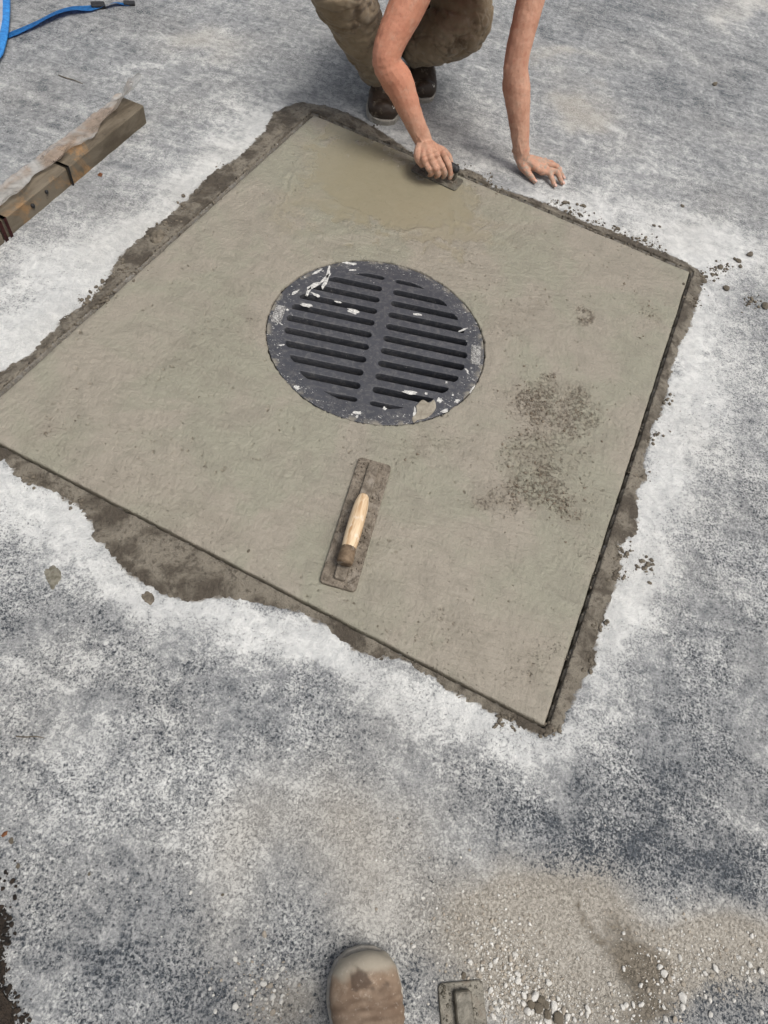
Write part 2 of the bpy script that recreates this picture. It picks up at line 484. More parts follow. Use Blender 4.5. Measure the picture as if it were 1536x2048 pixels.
# wooden handle
wd = Mat('pale_handle_wood')
ring_ = wd.noise(95, 3, 0.6, 0.6, wd.stretch((0.10, 1.0, 1.0)))
wc = wd.mix(wd.smooth(ring_, 0.36, 0.62), (0.40, 0.245, 0.125), (0.66, 0.52, 0.35))
wc = wd.mix(wd.smooth(wd.noise(30, 4, 0.6), 0.54, 0.66, 0, 0.8), wc, (0.70, 0.63, 0.53))
M_WOOD = wd.done(wc, 0.7, ring_, 0.3, 0.001, 0.3)
M_WOODDIRTY = simple('muddy_handle_end', (0.085, 0.055, 0.032), (0.19, 0.135, 0.085), 60, 0.7, 0.6, (0.26, 0.23, 0.19))

# beam, film, straps
bm_ = Mat('rusty_grey_beam')
e1 = bm_.noise(9, 5, 0.65, 0.5, bm_.stretch((0.35, 1.4, 1.4))); e2 = bm_.noise(60, 4, 0.65); e3 = bm_.noise(5, 5, 0.7, 1.0)
bc = bm_.mix(bm_.smooth(e1, 0.35, 0.65), (0.075, 0.058, 0.038), (0.165, 0.138, 0.100))
bc = bm_.mix(bm_.smooth(e3, 0.56, 0.68, 0, 0.7), bc, bm_.mix(e2, (0.24, 0.115, 0.030), (0.38, 0.235, 0.115)))
bc = bm_.mix(bm_.smooth(e2, 0.60, 0.72, 0, 0.6), bc, (0.050, 0.036, 0.026))
M_BEAM = bm_.done(bc, 0.7, sm(bm_, [(e2, 1.0, 0), (e1, 0.6, 0)]), 0.5, 0.004, 0.4)
fl = Mat('dirty_clear_film')
f1 = fl.noise(9, 3, 0.5, 0.8); f2 = fl.noise(22, 3, 0.5, 1.0)
fc = fl.mix(fl.smooth(f1, 0.4, 0.62), (0.66, 0.655, 0.63), (0.52, 0.42, 0.34))
al = fl.math('ADD', 0.36, fl.math('MULTIPLY', fl.smooth(f2, 0.35, 0.7), 0.45))
M_FILM = fl.done(fc, 0.28, sm(fl, [(f1, 1.0, 0), (f2, 0.5, 0)]), 0.6, 0.006, 0.6, Alpha=al)
M_BLUE = simple('blue_webbing', (0.020, 0.145, 0.42), (0.040, 0.25, 0.60), 80, 0.6, 0.5, bscale=500, dist=0.001)
M_TARP = simple('grey_tarp', (0.25, 0.25, 0.28), (0.36, 0.36, 0.39), 25, 0.7, 0.4)
M_STRAPDARK = simple('dark_red_strap', (0.045, 0.010, 0.010), (0.085, 0.022, 0.020), 60, 0.6, 0.3)

# ------------------------------------------------------------------ slab outline
QA, QB, QC, QD = [np.array(at(*p)[:2]) for p in ((627, 230), (1381, 545), (1090, 1455), (-68, 854))]
QUAD = [QA, QB, QC, QD]                                    # clockwise seen from above
GC = np.array(at(755, 673.2)[:2]); GR = 0.305


def quad_sd(X, Y):
    """signed distance to the slab outline (negative inside)"""
    P = np.stack([X, Y], -1)
    d = np.full(X.shape, -1e9)
    dist = np.full(X.shape, 1e9)
    for i in range(4):
        a, b = QUAD[i], QUAD[(i + 1) % 4]
        e = b - a; L = np.linalg.norm(e); e = e / L
        nrm = np.array([-e[1], e[0]])                      # outward for clockwise order
        r = P - a
        d = np.maximum(d, r @ nrm)
        tt = np.clip(r @ e, 0, L)
        dist = np.minimum(dist, np.linalg.norm(r - tt[..., None] * e, axis=-1))
    return np.where(d < 0, d, dist)


def poly_sd(X, Y, poly):
    poly = np.asarray(poly); n = len(poly)
    dist = np.full(X.shape, 1e9); inside = np.zeros(X.shape, bool)
    for i in range(n):
        a, b = poly[i], poly[(i + 1) % n]
        e = b - a; L2 = e @ e + 1e-12
        rx, ry = X - a[0], Y - a[1]
        tt = np.clip((rx * e[0] + ry * e[1]) / L2, 0, 1)
        dist = np.minimum(dist, np.hypot(rx - tt * e[0], ry - tt * e[1]))
        cnd = ((a[1] > Y) != (b[1] > Y)) & (X < (b[0] - a[0]) * (Y - a[1]) / (b[1] - a[1] + 1e-12) + a[0])
        inside ^= cnd
    return np.where(inside, -dist, dist)


SPILL_PX = [(600, 203), (650, 210), (700, 226), (735, 246), (765, 262), (800, 287), (835, 312), (870, 330), (905, 338), (940, 338), (965, 350), (985, 374),
            (1020, 382), (1060, 394), (1100, 409), (1130, 424), (1165, 440), (1210, 455), (1250, 470), (1290, 490), (1330, 504), (1370, 521), (1398, 540),
            (1412, 556), (1400, 590), (1392, 615), (1385, 650), (1365, 685), (1345, 735), (1338, 775), (1325, 830), (1304, 855), (1300, 890), (1290, 930),
            (1294, 960), (1275, 985), (1279, 1030), (1276, 1068), (1240, 1090), (1246, 1140), (1226, 1190), (1211, 1230), (1196, 1280), (1193, 1330),
            (1166, 1370), (1146, 1410), (1131, 1450), (1100, 1476), (1060, 1468), (1020, 1442), (980, 1426), (940, 1402), (900, 1386), (870, 1360), (840, 1345),
            (820, 1326), (790, 1316), (750, 1320), (700, 1300), (660, 1262), (600, 1226), (560, 1220), (520, 1210), (480, 1200), (430, 1198), (380, 1206),
            (330, 1196), (300, 1176), (265, 1156), (235, 1136), (215, 1100), (190, 1082), (180, 1050), (160, 1020), (135, 1006), (110, 986), (80, 976),
            (45, 966), (25, 946), (10, 926), (-15, 916), (-70, 890), (-120, 850), (-75, 785), (0, 742), (30, 725), (60, 708), (95, 667), (135, 627), (180, 600),
            (200, 573), (220, 543), (240, 508), (275, 480), (300, 455), (330, 436), (370, 400), (400, 365), (430, 340), (480, 310), (510, 280), (530, 258),
            (545, 225), (570, 213)]
SPILL = [np.array(at(*p)[:2]) for p in SPILL_PX]

# ------------------------------------------------------------------ ground sheet
def axis(lo, hi, step):
    a = list(np.arange(lo, hi + 1e-6, step))
    s_ = step
    x = hi
    while x < 400: s_ *= 1.35; x += s_; a.append(x)
    s_ = step; x = lo
    while x > -400: s_ *= 1.35; x -= s_; a.insert(0, x)
    return np.array(a)


ax, ay = axis(-2.2, 1.7, 0.0095), axis(-0.45, 4.4, 0.0095)
X, Y = np.meshgrid(ax, ay, indexing='ij')
nx, ny = X.shape
px, py = pix(np.stack([X.ravel(), Y.ravel(), np.zeros(X.size)], 1))
px = px.reshape(X.shape); py = py.reshape(X.shape)
warp1 = fbm(X * 4, Y * 4, 4, 3) * 70; warp2 = fbm(X * 4, Y * 4, 4, 9) * 70
wxp, wyp = px + warp1, py + warp2
inview = (X > -3) & (X < 3) & (Y > -1) & (Y < 6)


def blobs(lst, vals=None):
    out = np.zeros(X.shape)
    for cx, cy, rx, ry, ang, v in lst:
        a = math.radians(ang)
        dx, dy = wxp - cx, wyp - cy
        u = (dx * math.cos(a) + dy * math.sin(a)) / rx; w = (-dx * math.sin(a) + dy * math.cos(a)) / ry
        out += v * (1.2 if v > 0 else 1.0) * np.exp(-(u * u + w * w) ** 1.2 * 0.8)
    return np.where(inview, out, 0)


DUST = [  # x, y, rx, ry, angle, amount : pale swept concrete dust
    (300, 470, 330, 75, -42, .42), (60, 650, 140, 120, 0, .45), (150, 600, 200, 120, -40, .2), (460, 310, 130, 60, -35, .2), (60, 1010, 130, 60, 25, .45),
    (190, 1130, 160, 60, 35, .35), (520, 1262, 230, 45, 14, .45), (760, 1370, 190, 40, 28, .38), (170, 1400, 130, 60, 30, .12), (150, 1500, 80, 70, 0, .25),
    (1330, 960, 60, 260, 14, .48), (1450, 830, 110, 130, 0, .15), (1400, 640, 50, 150, 0, .30), (1250, 430, 260, 45, 22, .45), (1450, 500, 140, 45, 10, .35),
    (1235, 1250, 55, 170, 14, .45), (1010, 1460, 170, 40, 25, .22), (1060, 1520, 90, 40, 0, .12), (410, 92, 60, 34, 10, .45), (1155, 212, 65, 26, 8, .40),
    (1120, 110, 42, 22, 5, .36), (1510, 18, 60, 26, 0, .5), (960, 250, 110, 60, 0, .12), (700, 320, 90, 100, 0, .15), (560, 170, 120, 60, 0, .12),
    (560, 1620, 190, 90, -20, .20), (740, 1720, 100, 130, 0, .45), (470, 1740, 60, 130, 10, .3), (1045, 1860, 150, 80, 10, .5), (1260, 1880, 260, 70, 6, .5),
    (1480, 1870, 120, 50, 0, .45), (1100, 1990, 200, 60, 0, .25), (560, 2010, 60, 60, 0, .25), (130, 340, 60, 40, -40, .2), (1280, 330, 160, 40, 20, .12),
    (620, 1960, 60, 80, 0, .15),
    (1300, 1640, 330, 120, 0, -.36), (1440, 1720, 160, 60, 0, -.22), (350, 1960, 330, 120, 0, -.30), (160, 1800, 240, 90, 0, -.14), (130, 40, 260, 60, 0, -.14),
    (80, 220, 120, 60, -30, -.12), (1230, 20, 170, 40, 0, -.22), (1420, 150, 140, 60, 0, -.10), (1400, 1330, 150, 150, 0, -.14), (620, 1500, 220, 70, 0, -.10),
    (340, 1390, 150, 40, 0, -.18), (50, 1260, 80, 60, 0, -.18), (1330, 190, 120, 30, 10, -.2), (1450, 2000, 130, 90, 0, -.45), (1490, 160, 60, 40, 0, -.2),
    (640, 1850, 60, 70, 0, -.15), (860, 1960, 70, 110, 0, -.2), (1150, 1750, 120, 50, 0, -.2), (500, 90, 60, 60, 0, -.06), (700, 1420, 60, 60, 0, -.08),
    (1160, 60, 130, 40, 10, -.08), (250, 240, 90, 40, -30, .05), (1130, 300, 120, 50, 0, -.02), (700, 1600, 80, 60, 0, -.1)]
dust_v = 0.50 + blobs(DUST) + fbm(X * 2.2, Y * 2.2, 4, 21) * 0.10 + fbm(X * 9, Y * 9, 3, 25) * 0.10
tan_v = blobs([(1250, 1890, 280, 85, 6, 1.0), (1045, 1845, 160, 95, 0, .9), (740, 1720, 120, 130, 0, .6), (1170, 1970, 200, 85, 0, .9), (570, 2010, 70, 60, 0, .6),
               (560, 1620, 180, 90, -20, .35), (410, 92, 60, 34, 10, .45), (1155, 212, 70, 28, 8, .55), (1120, 110, 45, 22, 5, .5), (1510, 18, 60, 26, 0, .4),
               (1480, 1880, 120, 60, 0, .9), (470, 1740, 60, 130, 10, .25), (300, 470, 330, 60, -42, .14), (950, 300, 200, 60, 10, .1)])
tan_v = np.clip(np.clip(tan_v, 0, 1) + 0.03 + 0.22 * fbm(X * 3, Y * 3, 3, 29), 0, 1)


def strokes(lst):
    out = np.zeros(X.shape)
    for x0, y0, x1, y1, w, v in lst:
        e = np.array([x1 - x0, y1 - y0], float); L2 = e @ e
        ux, uy = px + warp1 * 0.08, py + warp2 * 0.08
        tt = np.clip(((ux - x0) * e[0] + (uy - y0) * e[1]) / L2, 0, 1)
        d = np.hypot(ux - x0 - tt * e[0], uy - y0 - tt * e[1])
        out = np.maximum(out, v * np.exp(-(d / w) ** 2))
    return np.where(inview, out, 0)


wet_v = blobs([(1300, 1960, 50, 75, -20, .52), (1250, 1840, 70, 40, 20, .30), (1220, 1890, 90, 40, 0, .26), (1290, 1915, 50, 35, 0, .30), (1210, 2020, 130, 30, 0, .32),
               (1440, 1985, 100, 70, 0, .10)])
wet_v = np.maximum(wet_v, strokes([(1152, 1808, 1172, 1850, 9, .75), (1172, 1850, 1205, 1890, 14, .7), (1150, 1950, 1215, 1945, 6, .5)]))
sd_sp = np.full(X.shape, 1.0)
near = (quad_sd(X, Y) < 0.4)
sd_sp[near] = poly_sd(X[near], Y[near], SPILL)
wet_v = np.maximum(wet_v, 0.72 * sstep(0.006, -0.008, sd_sp + fbm(X * 30, Y * 30, 3, 5) * 0.012))
scuff = strokes([(1185, 232, 1250, 268, 5, .5), (1170, 240, 1300, 300, 4, -.35), (1155, 275, 1175, 305, 4, -.35), (1166, 275, 1186, 306, 3, .3), (1310, 60, 1420, 140, 6, .3),
                 (1330, 75, 1360, 110, 5, -.3), (1265, 110, 1330, 130, 8, .3), (1100, 240, 1180, 235, 4, -.2), (20, 1315, 150, 1390, 9, .35), (90, 1275, 260, 1370, 9, .25),
                 (1124, 372, 1146, 350, 3, .5), (935, 132, 972, 138, 3, .5), (1380, 240, 1440, 262, 7, -.2), (640, 1660, 660, 1730, 3, .4), (590, 1560, 680, 1700, 8, .12),
                 (1150, 1800, 1190, 1880, 12, -.25), (1126, 1810, 1160, 1900, 4, .4)])
rs_ = np.random.RandomState(5)
sweeps = []
for _ in range(110):                                        # broom and boot smears in the dust
    bx, by = rs_.uniform(-50, 1590), rs_.choice([rs_.uniform(-20, 480), rs_.uniform(1150, 2050), rs_.uniform(900, 1700)])
    an = math.radians(rs_.normal(18 if by < 600 else 35, 22)); ln = rs_.uniform(40, 190)
    sweeps.append((bx, by, bx + ln * math.cos(an), by + ln * math.sin(an), rs_.uniform(4, 13), rs_.choice([-1, 1, 1]) * rs_.uniform(.08, .26)))
pos_, neg_ = strokes([s__ for s__ in sweeps if s__[5] > 0]), strokes([(*s__[:5], -s__[5]) for s__ in sweeps if s__[5] < 0])
dust_v = dust_v + pos_ - 0.8 * neg_
dust_v = dust_v + scuff + np.clip(0.20 + 0.75 * fbm(X * 5, Y * 5, 3, 33), 0.02, 0.5) * sstep(0.10, 0.0, sd_sp) * (sd_sp > 0)
soft_v = np.clip(sstep(900, 250, py) * 0.75 + 0.35 * sstep(0.15, 0.0, sd_sp) + 0.4 * tan_v, 0, 1)
sdq = quad_sd(X, Y)
Z = np.where(sdq < 0.001, -0.40, 0.0) + fbm(X * 0.8, Y * 0.8, 2, 40) * 0.0
V = np.stack([X, Y, Z], -1).reshape(-1, 3)
ii = np.arange(nx * ny).reshape(nx, ny)
F = np.stack([ii[:-1, :-1], ii[1:, :-1], ii[1:, 1:], ii[:-1, 1:]], -1).reshape(-1, 4)
me = mesh_np('ground', V, F, smooth=False)
set_attr(me, 'dust', dust_v.ravel()); set_attr(me, 'tan', tan_v.ravel()); set_attr(me, 'wet', wet_v.ravel()); set_attr(me, 'soft', soft_v.ravel())
ground = link('ground', me, M_GROUND)
tag(ground, 'dark asphalt paving streaked with pale concrete dust', 'ground', kind='structure')

# ------------------------------------------------------------------ concrete slab
LAB = (np.linalg.norm(QB - QA), np.linalg.norm(QD - QA))


def edged(L, step):
    e = [-0.0190, -0.005, -0.0012, 0.0, 0.0008, 0.002, 0.004, 0.007, 0.011, 0.015]
    k = int((L - 0.04) / step)
    mid = list(np.linspace(0.02, L - 0.02, k))
    return np.array(e + mid + [L - t_ for t_ in e[::-1]]) / L


uu, vv = edged(LAB[0], 0.0027), edged(LAB[1], 0.0027)
U, Vv = np.meshgrid(uu, vv, indexing='ij')
SX = (1 - U) * (1 - Vv) * QA[0] + U * (1 - Vv) * QB[0] + U * Vv * QC[0] + (1 - U) * Vv * QD[0]
SY = (1 - U) * (1 - Vv) * QA[1] + U * (1 - Vv) * QB[1] + U * Vv * QC[1] + (1 - U) * Vv * QD[1]
wob = 0.0022 * fbm(SX * 14, SY * 14, 3, 48)
SX = SX + wob; SY = SY + 0.0022 * fbm(SX * 14 + 40, SY * 14, 3, 49)
d_in = np.minimum(np.minimum(U * LAB[0], (1 - U) * LAB[0]), np.minimum(Vv * LAB[1], (1 - Vv) * LAB[1]))
spx, spy = pix(np.stack([SX.ravel(), SY.ravel(), np.zeros(SX.size)], 1))
spx = spx.reshape(SX.shape); spy = spy.reshape(SX.shape)
w1 = fbm(SX * 6, SY * 6, 4, 50); w2 = fbm(SX * 6, SY * 6, 4, 55)


def sblobs(lst, wamp=45):
    out = np.zeros(SX.shape)
    for cx, cy, rx, ry, ang, v in lst:
        a = math.radians(ang)
        dx, dy = spx + w1 * wamp - cx, spy + w2 * wamp - cy
        u = (dx * math.cos(a) + dy * math.sin(a)) / rx; w = (-dx * math.sin(a) + dy * math.cos(a)) / ry
        out = np.maximum(out, v * np.exp(-(u * u + w * w) ** 2 * 0.7))
    return out


w1 = w1 + 0.5 * fbm(SX * 22, SY * 22, 3, 57); w2 = w2 + 0.5 * fbm(SX * 22, SY * 22, 3, 58)
bleed_v = sblobs([(720, 350, 110, 70, 15, 1.0), (840, 400, 110, 55, 15, .9), (760, 430, 160, 45, 5, .75), (690, 300, 60, 40, 20, .9), (880, 470, 110, 35, 0, .55), (620, 410, 60, 60, 0, .45)], 75)
bleed_v = sstep(0.06, 0.85, bleed_v)
rough_v = sblobs([(1065, 810, 55, 50, 20, 1.0), (1150, 830, 50, 45, 0, .9), (1080, 900, 90, 70, 0, .7), (1090, 980, 90, 45, 25, .95), (1170, 615, 14, 22, 0, .9), (1290, 625, 22, 26, 0, .5),
                  (1010, 1000, 55, 30, 0, .7), (1100, 755, 14, 12, 0, .8), (840, 900, 60, 30, -10, .4), (1030, 640, 60, 30, 0, .3), (640, 640, 20, 200, 0, .15), (400, 720, 80, 50, 0, .22),
                  (470, 640, 60, 60, 0, .25), (1060, 1340, 60, 60, 0, .4), (1180, 1100, 60, 60, 0, .25), (880, 1300, 200, 70, 10, .22), (300, 1010, 200, 50, 25, .25), (90, 880, 60, 40, 0, .3)], 55)
dG = np.hypot(SX - GC[0], SY - GC[1])
thG = np.arctan2(SY - GC[1], SX - GC[0])
hole_n = fbm(np.cos(thG) * 6 + 9, np.sin(thG) * 6 + 4, 4, 70)
lipn = fbm(np.cos(thG) * 22 + 9, np.sin(thG) * 22 + 4, 3, 74)
HR = GR + 0.0015 + 0.0045 * hole_n + 0.0035 * lipn
# trowel waves, swirl ridges, pits
ridge = np.abs(fbm(SX * 9 + w1, SY * 9 + w2, 4, 80))
arc = np.sin(dG * 190 + 6 * w1 + 3 * np.sin(thG * 2)) * np.exp(-((dG - 0.40) / 0.09) ** 2)
lin = fbm((SX * 0.3 + SY * 1.0) * 26 + w1 * 2, (SX * 1.0 - SY * 0.3) * 3, 3, 85)
z = 0.004 + 0.0016 * fbm(SX * 3, SY * 3, 3, 60) + 0.0010 * w1 + (-0.0012 * sstep(0.06, 0.0, ridge) + 0.0003 * arc + 0.0006 * lin) * (1 - 0.75 * bleed_v)
pit = fbm(SX * 95, SY * 95, 3, 90)
z += rough_v * (0.0030 * np.minimum(pit, 0.08) + 0.0012 * fbm(SX * 40, SY * 40, 3, 95) - 0.0015 * sstep(0.30, 0.6, fbm(SX * 60, SY * 60, 2, 97)))
dirs = [0.35, 1.1, 1.9, 2.7, 0.0]
wts = [fbm(SX * 2.6 + 7 * i, SY * 2.6, 2, 140 + i) for i in range(5)]
best = np.argmax(np.stack(wts), 0)
for i, a_ in enumerate(dirs):
    mk_ = sstep(-0.03, 0.06, wts[i] - np.max(np.stack([wts[j] for j in range(5) if j != i]), 0))
    ul, ut = SX * math.cos(a_) + SY * math.sin(a_), -SX * math.sin(a_) + SY * math.cos(a_)
    ut = ut + 0.012 * w1
    sc = fbm(ul * 7, ut * 95, 3, 150 + i)
    z += mk_ * (0.0013 * sc + 0.0020 * np.maximum(fbm(ul * 5, ut * 40, 2, 160 + i) - 0.22, 0)) * (1 - 0.8 * bleed_v)
chat = np.sin((SX * 0.86 - SY * 0.5) * 420 + 5 * w1) * sstep(0.12, 0.3, fbm(SX * 5, SY * 5, 2, 170)) * 0.00022
z += chat * (1 - 0.7 * bleed_v)
sp_ = fbm(SX * 70, SY * 70, 2, 180)
sparse = sstep(0.40, 0.50, sp_) * sstep(-0.05, 0.25, fbm(SX * 7, SY * 7, 2, 182))
z += -0.0016 * sparse * (1 - bleed_v)
rough_v = np.clip(rough_v + 0.9 * sparse * (1 - bleed_v), 0, 1)
bigpit = sstep(0.14, 0.26, fbm(SX * 55, SY * 55, 3, 184)) * sstep(0.25, 0.7, rough_v)
z += -0.0042 * bigpit + 0.0016 * rough_v * np.maximum(fbm(SX * 48, SY * 48, 3, 188), 0)
z += 0.0007 * fbm(SX * 120, SY * 120, 2, 99) * (1 - bleed_v) * (0.4 + rough_v)
# raised curved trowel marks
def sarc(x0, y0, x1, y1, bow, w, hgt):
    e = np.array([x1 - x0, y1 - y0], float); L = math.hypot(*e); nn = np.array([-e[1], e[0]]) / L
    tt = np.clip(((spx - x0) * e[0] + (spy - y0) * e[1]) / L ** 2, 0, 1)
    cxp = x0 + tt * e[0] + nn[0] * bow * 4 * tt * (1 - tt); cyp = y0 + tt * e[1] + nn[1] * bow * 4 * tt * (1 - tt)
    d = np.hypot(spx + w1 * 14 - cxp, spy + w2 * 14 - cyp)
    return hgt * np.exp(-(d / w) ** 2) * np.sin(np.pi * np.clip(tt, 0.02, 0.98)) ** 0.5


for a in ((600, 330, 570, 440, 8, 4, .0016), (640, 400, 730, 440, -5, 4, .0016), (700, 470, 900, 455, 6, 4, .0018), (560, 420, 650, 480, 6, 5, .0014), (620, 300, 560, 400, 14, 5, .0014),
          (1010, 545, 1105, 640, -20, 4, .0012), (1110, 640, 1060, 740, -16, 5, .0010), (900, 430, 980, 470, 5, 4, .0013), (500, 420, 560, 500, 18, 4, .0010), (770, 470, 780, 440, 3, 4, .0012),
          (1240, 800, 1190, 990, 4, 4, .0009), (1215, 800, 1165, 1000, 4, 4, .0008), (1262, 640, 1215, 860, 4, 4, .0008), (560, 760, 600, 840, 14, 4, .0009), (320, 740, 420, 745, -8, 3, .0009),
          (840, 880, 950, 830, 12, 4, .0009), (985, 700, 960, 790, -8, 4, .0009), (700, 460, 560, 470, -10, 5, .0010), (860, 500, 960, 520, -6, 4, .0010), (540, 530, 470, 600, 10, 5, .0007)):
    z += 2.0 * sarc(*a)
# rim of the slab and of the grate hole
lip = sstep(0.012, 0.0, d_in)
z = z - 0.0025 * lip - 0.034 * sstep(0.0028, -0.0015, d_in)
gap = dG - HR
z = z - 0.0015 * sstep(0.02, 0.0, gap)
edge_v = np.clip(sstep(0.004, -0.001, d_in) + 0.8 * sstep(0.004, 0.0, gap) * 0.6, 0, 1)
sheen_v = np.clip(bleed_v * 1.0 + 0.45 * sblobs([(800, 480, 320, 130, 5, 1.0), (500, 420, 150, 120, -30, .6)], 60), 0, 1)
n_u, n_v = SX.shape
# snap the ring of vertices just inside the hole outward on the rim, drop them down
inside = gap < 0
snap = inside & (gap > -0.0034)
SXo = np.where(snap, GC[0] + np.cos(thG) * HR, SX); SYo = np.where(snap, GC[1] + np.sin(thG) * HR, SY)
z = np.where(snap, z - 0.0055, z)
V = np.stack([SXo, SYo, z], -1).reshape(-1, 3)
ii = np.arange(n_u * n_v).reshape(n_u, n_v)
F = np.stack([ii[:-1, :-1], ii[:-1, 1:], ii[1:, 1:], ii[1:, :-1]], -1).reshape(-1, 4)
dead = (inside & ~snap).ravel()
F = F[~dead[F].any(1)]
me = mesh_np('slab', V, F)
set_attr(me, 'bleed', bleed_v.ravel()); set_attr(me, 'rough', rough_v.ravel()); set_attr(me, 'sheen', sheen_v.ravel()); set_attr(me, 'edge', edge_v.ravel())
bmx = bmesh.new(); bmx.from_mesh(me)
bmesh.ops.delete(bmx, geom=[v for v in bmx.verts if not v.link_faces], context='VERTS'); bmx.to_mesh(me); bmx.free()
slab = link('concrete_slab', me, M_SLAB)
tag(slab, 'freshly troweled wet concrete slab set around the round grate', 'slab')

# grout spill ring
sx_ = np.arange(-1.12, 0.92, 0.0048); sy_ = np.arange(0.28, 2.42, 0.0048)
X2, Y2 = np.meshgrid(sx_, sy_, indexing='ij')
q_sd = quad_sd(X2, Y2); o_sd = np.full(X2.shape, 9.0)
mk = q_sd > -0.02
o_sd[mk] = poly_sd(X2[mk], Y2[mk], SPILL)
o_sd = o_sd + fbm(X2 * 45, Y2 * 45, 4, 110) * 0.014 + fbm(X2 * 110, Y2 * 110, 2, 113) * 0.008
GW0 = 0.0068
sideC = np.abs((X2 - QC[0]) * (QD - QC)[1] - (Y2 - QC[1]) * (QD - QC)[0]) / np.linalg.norm(QD - QC)
sideA = np.abs((X2 - QA[0]) * (QD - QA)[1] - (Y2 - QA[1]) * (QD - QA)[0]) / np.linalg.norm(QD - QA)
sideB = np.abs((X2 - QA[0]) * (QB - QA)[1] - (Y2 - QA[1]) * (QB - QA)[0]) / np.linalg.norm(QB - QA)
GW = np.where(sideC < 0.03, 0.0058, GW0)
GW = np.where(sideA < 0.03, 0.0105, GW); GW = np.where(sideB < 0.03, 0.0095, GW)
GW = GW + 0.0016 * fbm(X2 * 16, Y2 * 16, 3, 117)
keep = (q_sd > GW) & (o_sd < 0.008)
lum = np.maximum(fbm(X2 * 38, Y2 * 38, 3, 120), 0)
lum2 = np.maximum(fbm(X2 * 80, Y2 * 80, 2, 124), 0)
sidel = sstep(-0.2, -0.75, X2 * 0.9 - (Y2 - 1.9) * 0.5)
Z2 = -0.0016 + 0.0040 * sstep(0.006, -0.020, o_sd) + (0.008 * lum + 0.005 * lum2) * sstep(0.002, -0.018, o_sd) * (0.55 + 0.6 * sidel)
Z2 = Z2 + 0.0034 * sstep(0.034, 0.012, q_sd) * sstep(0.0, -0.012, o_sd)
# snap inner verts onto the groove line
snap2 = (q_sd <= GW) & (q_sd > GW - 0.0052) & (o_sd < 0.008)
gx, gy = np.gradient(q_sd, 0.0048)
gl = np.hypot(gx, gy) + 1e-9
X2s = np.where(snap2, X2 + gx / gl * (GW - q_sd), X2); Y2s = np.where(snap2, Y2 + gy / gl * (GW - q_sd), Y2)
Z2 = np.where(snap2, Z2 - 0.001, Z2)
ok = keep | snap2
ii = np.arange(X2.size).reshape(X2.shape)
F = np.stack([ii[:-1, :-1], ii[1:, :-1], ii[1:, 1:], ii[:-1, 1:]], -1).reshape(-1, 4)
okf = ok.ravel()[F].all(1) & (keep.ravel()[F].any(1))
F = F[okf]
V = np.stack([X2s, Y2s, Z2], -1).reshape(-1, 3)
# skirt hanging into the groove
sn = snap2.ravel()
ed = {}
for f_ in F[sn[F].sum(1) >= 2]:
    for a, b in zip(f_, np.roll(f_, -1)):
        if sn[a] and sn[b]: ed[(a, b)] = ed.get((a, b), 0) + 1
low = {}
Vl = V.tolist(); Fe = []
for (a, b) in ed:
    if (b, a) in ed: continue
    for q_ in (a, b):
        if q_ not in low:
            low[q_] = len(Vl); p_ = Vl[q_]; Vl.append([p_[0], p_[1], -0.045])
    Fe.append([b, a, low[a], low[b]])
F = np.concatenate([F, np.array(Fe, int)]) if Fe else F
me = mesh_np('spill', Vl, F)
bmx = bmesh.new(); bmx.from_mesh(me)
bmesh.ops.delete(bmx, geom=[v for v in bmx.verts if not v.link_faces], context='VERTS'); bmx.to_mesh(me); bmx.free()
spill = link('slurry_spill', me, M_SPILL)
tag(spill, 'dark wet grout smeared on the asphalt around the slab edge', 'spill', kind='stuff')

# ------------------------------------------------------------------ drain grate
rib0, rib1 = np.array(at(741.5, 825)[:2]), np.array(at(762, 542)[:2])
sl0, sl1 = np.array(at(568, 645)[:2]), np.array(at(931, 705)[:2])
ra = math.atan2(*(sl1 - sl0)[::-1]) - math.radians(3.6)
GM = Matrix.Translation((GC[0], GC[1], 0.0)) @ Matrix.Rotation(ra, 4, 'Z')
grate = thing('drain_grate', 'round black cast iron drain grate with long slots, splashed with white paint', 'grate', GM)
ZT = 0.0005
cu = bpy.data.curves.new('grate', 'CURVE'); cu.dimensions = '2D'; cu.fill_mode = 'BOTH'
cu.extrude = 0.017; cu.bevel_depth = 0.0016; cu.bevel_resolution = 2; cu.offset = -0.0016


def add_spline(pts):
    sp = cu.splines.new('POLY'); sp.points.add(len(pts) - 1)
    for p, c_ in zip(sp.points, pts): p.co = (c_[0], c_[1], 0, 1)
    sp.use_cyclic_u = True


add_spline([(GR * math.cos(2 * math.pi * i / 128), GR * math.sin(2 * math.pi * i / 128)) for i in range(128)])
PITCH_S, SW, RIN, RIB = 0.0472, 0.0112, 0.256, 0.0165
for sgn in (-1, 1):
    for row in range(-5, 6):
        y0 = row * PITCH_S
        rin = RIN if abs(row) < 5 else 0.2535
        pts = []
        for i in range(9):
            a = math.pi / 2 + math.pi * i / 8
            pts.append((RIB + SW + SW * math.cos(a), y0 + SW * math.sin(a) * (0.7 if abs(row) == 5 else 1)))
        wv_ = SW * (0.7 if abs(row) == 5 else 1)
        xb = math.sqrt(max(rin ** 2 - (y0 - wv_) ** 2, 0)); xt = math.sqrt(max(rin ** 2 - (y0 + wv_) ** 2, 0))
        xt = max(xt, RIB + 0.03); xb = max(xb, RIB + 0.03)
        c0 = 0.35 * wv_
        lo = min(xb, xt)
        pts += [(xb - c0, y0 - wv_)]
        for i in range(1, 6):
            s_ = i / 6
            bulge = math.sin(math.pi * s_) * 0.35 * wv_
            pts.append((xb + (xt - xb) * s_ - c0 * (1 - math.sin(math.pi * s_)) + bulge * 0.3, y0 - wv_ + 2 * wv_ * s_))
        pts += [(xt - c0, y0 + wv_)]
        if sgn < 0: pts = [(-a, b) for a, b in pts][::-1]
        add_spline(pts)
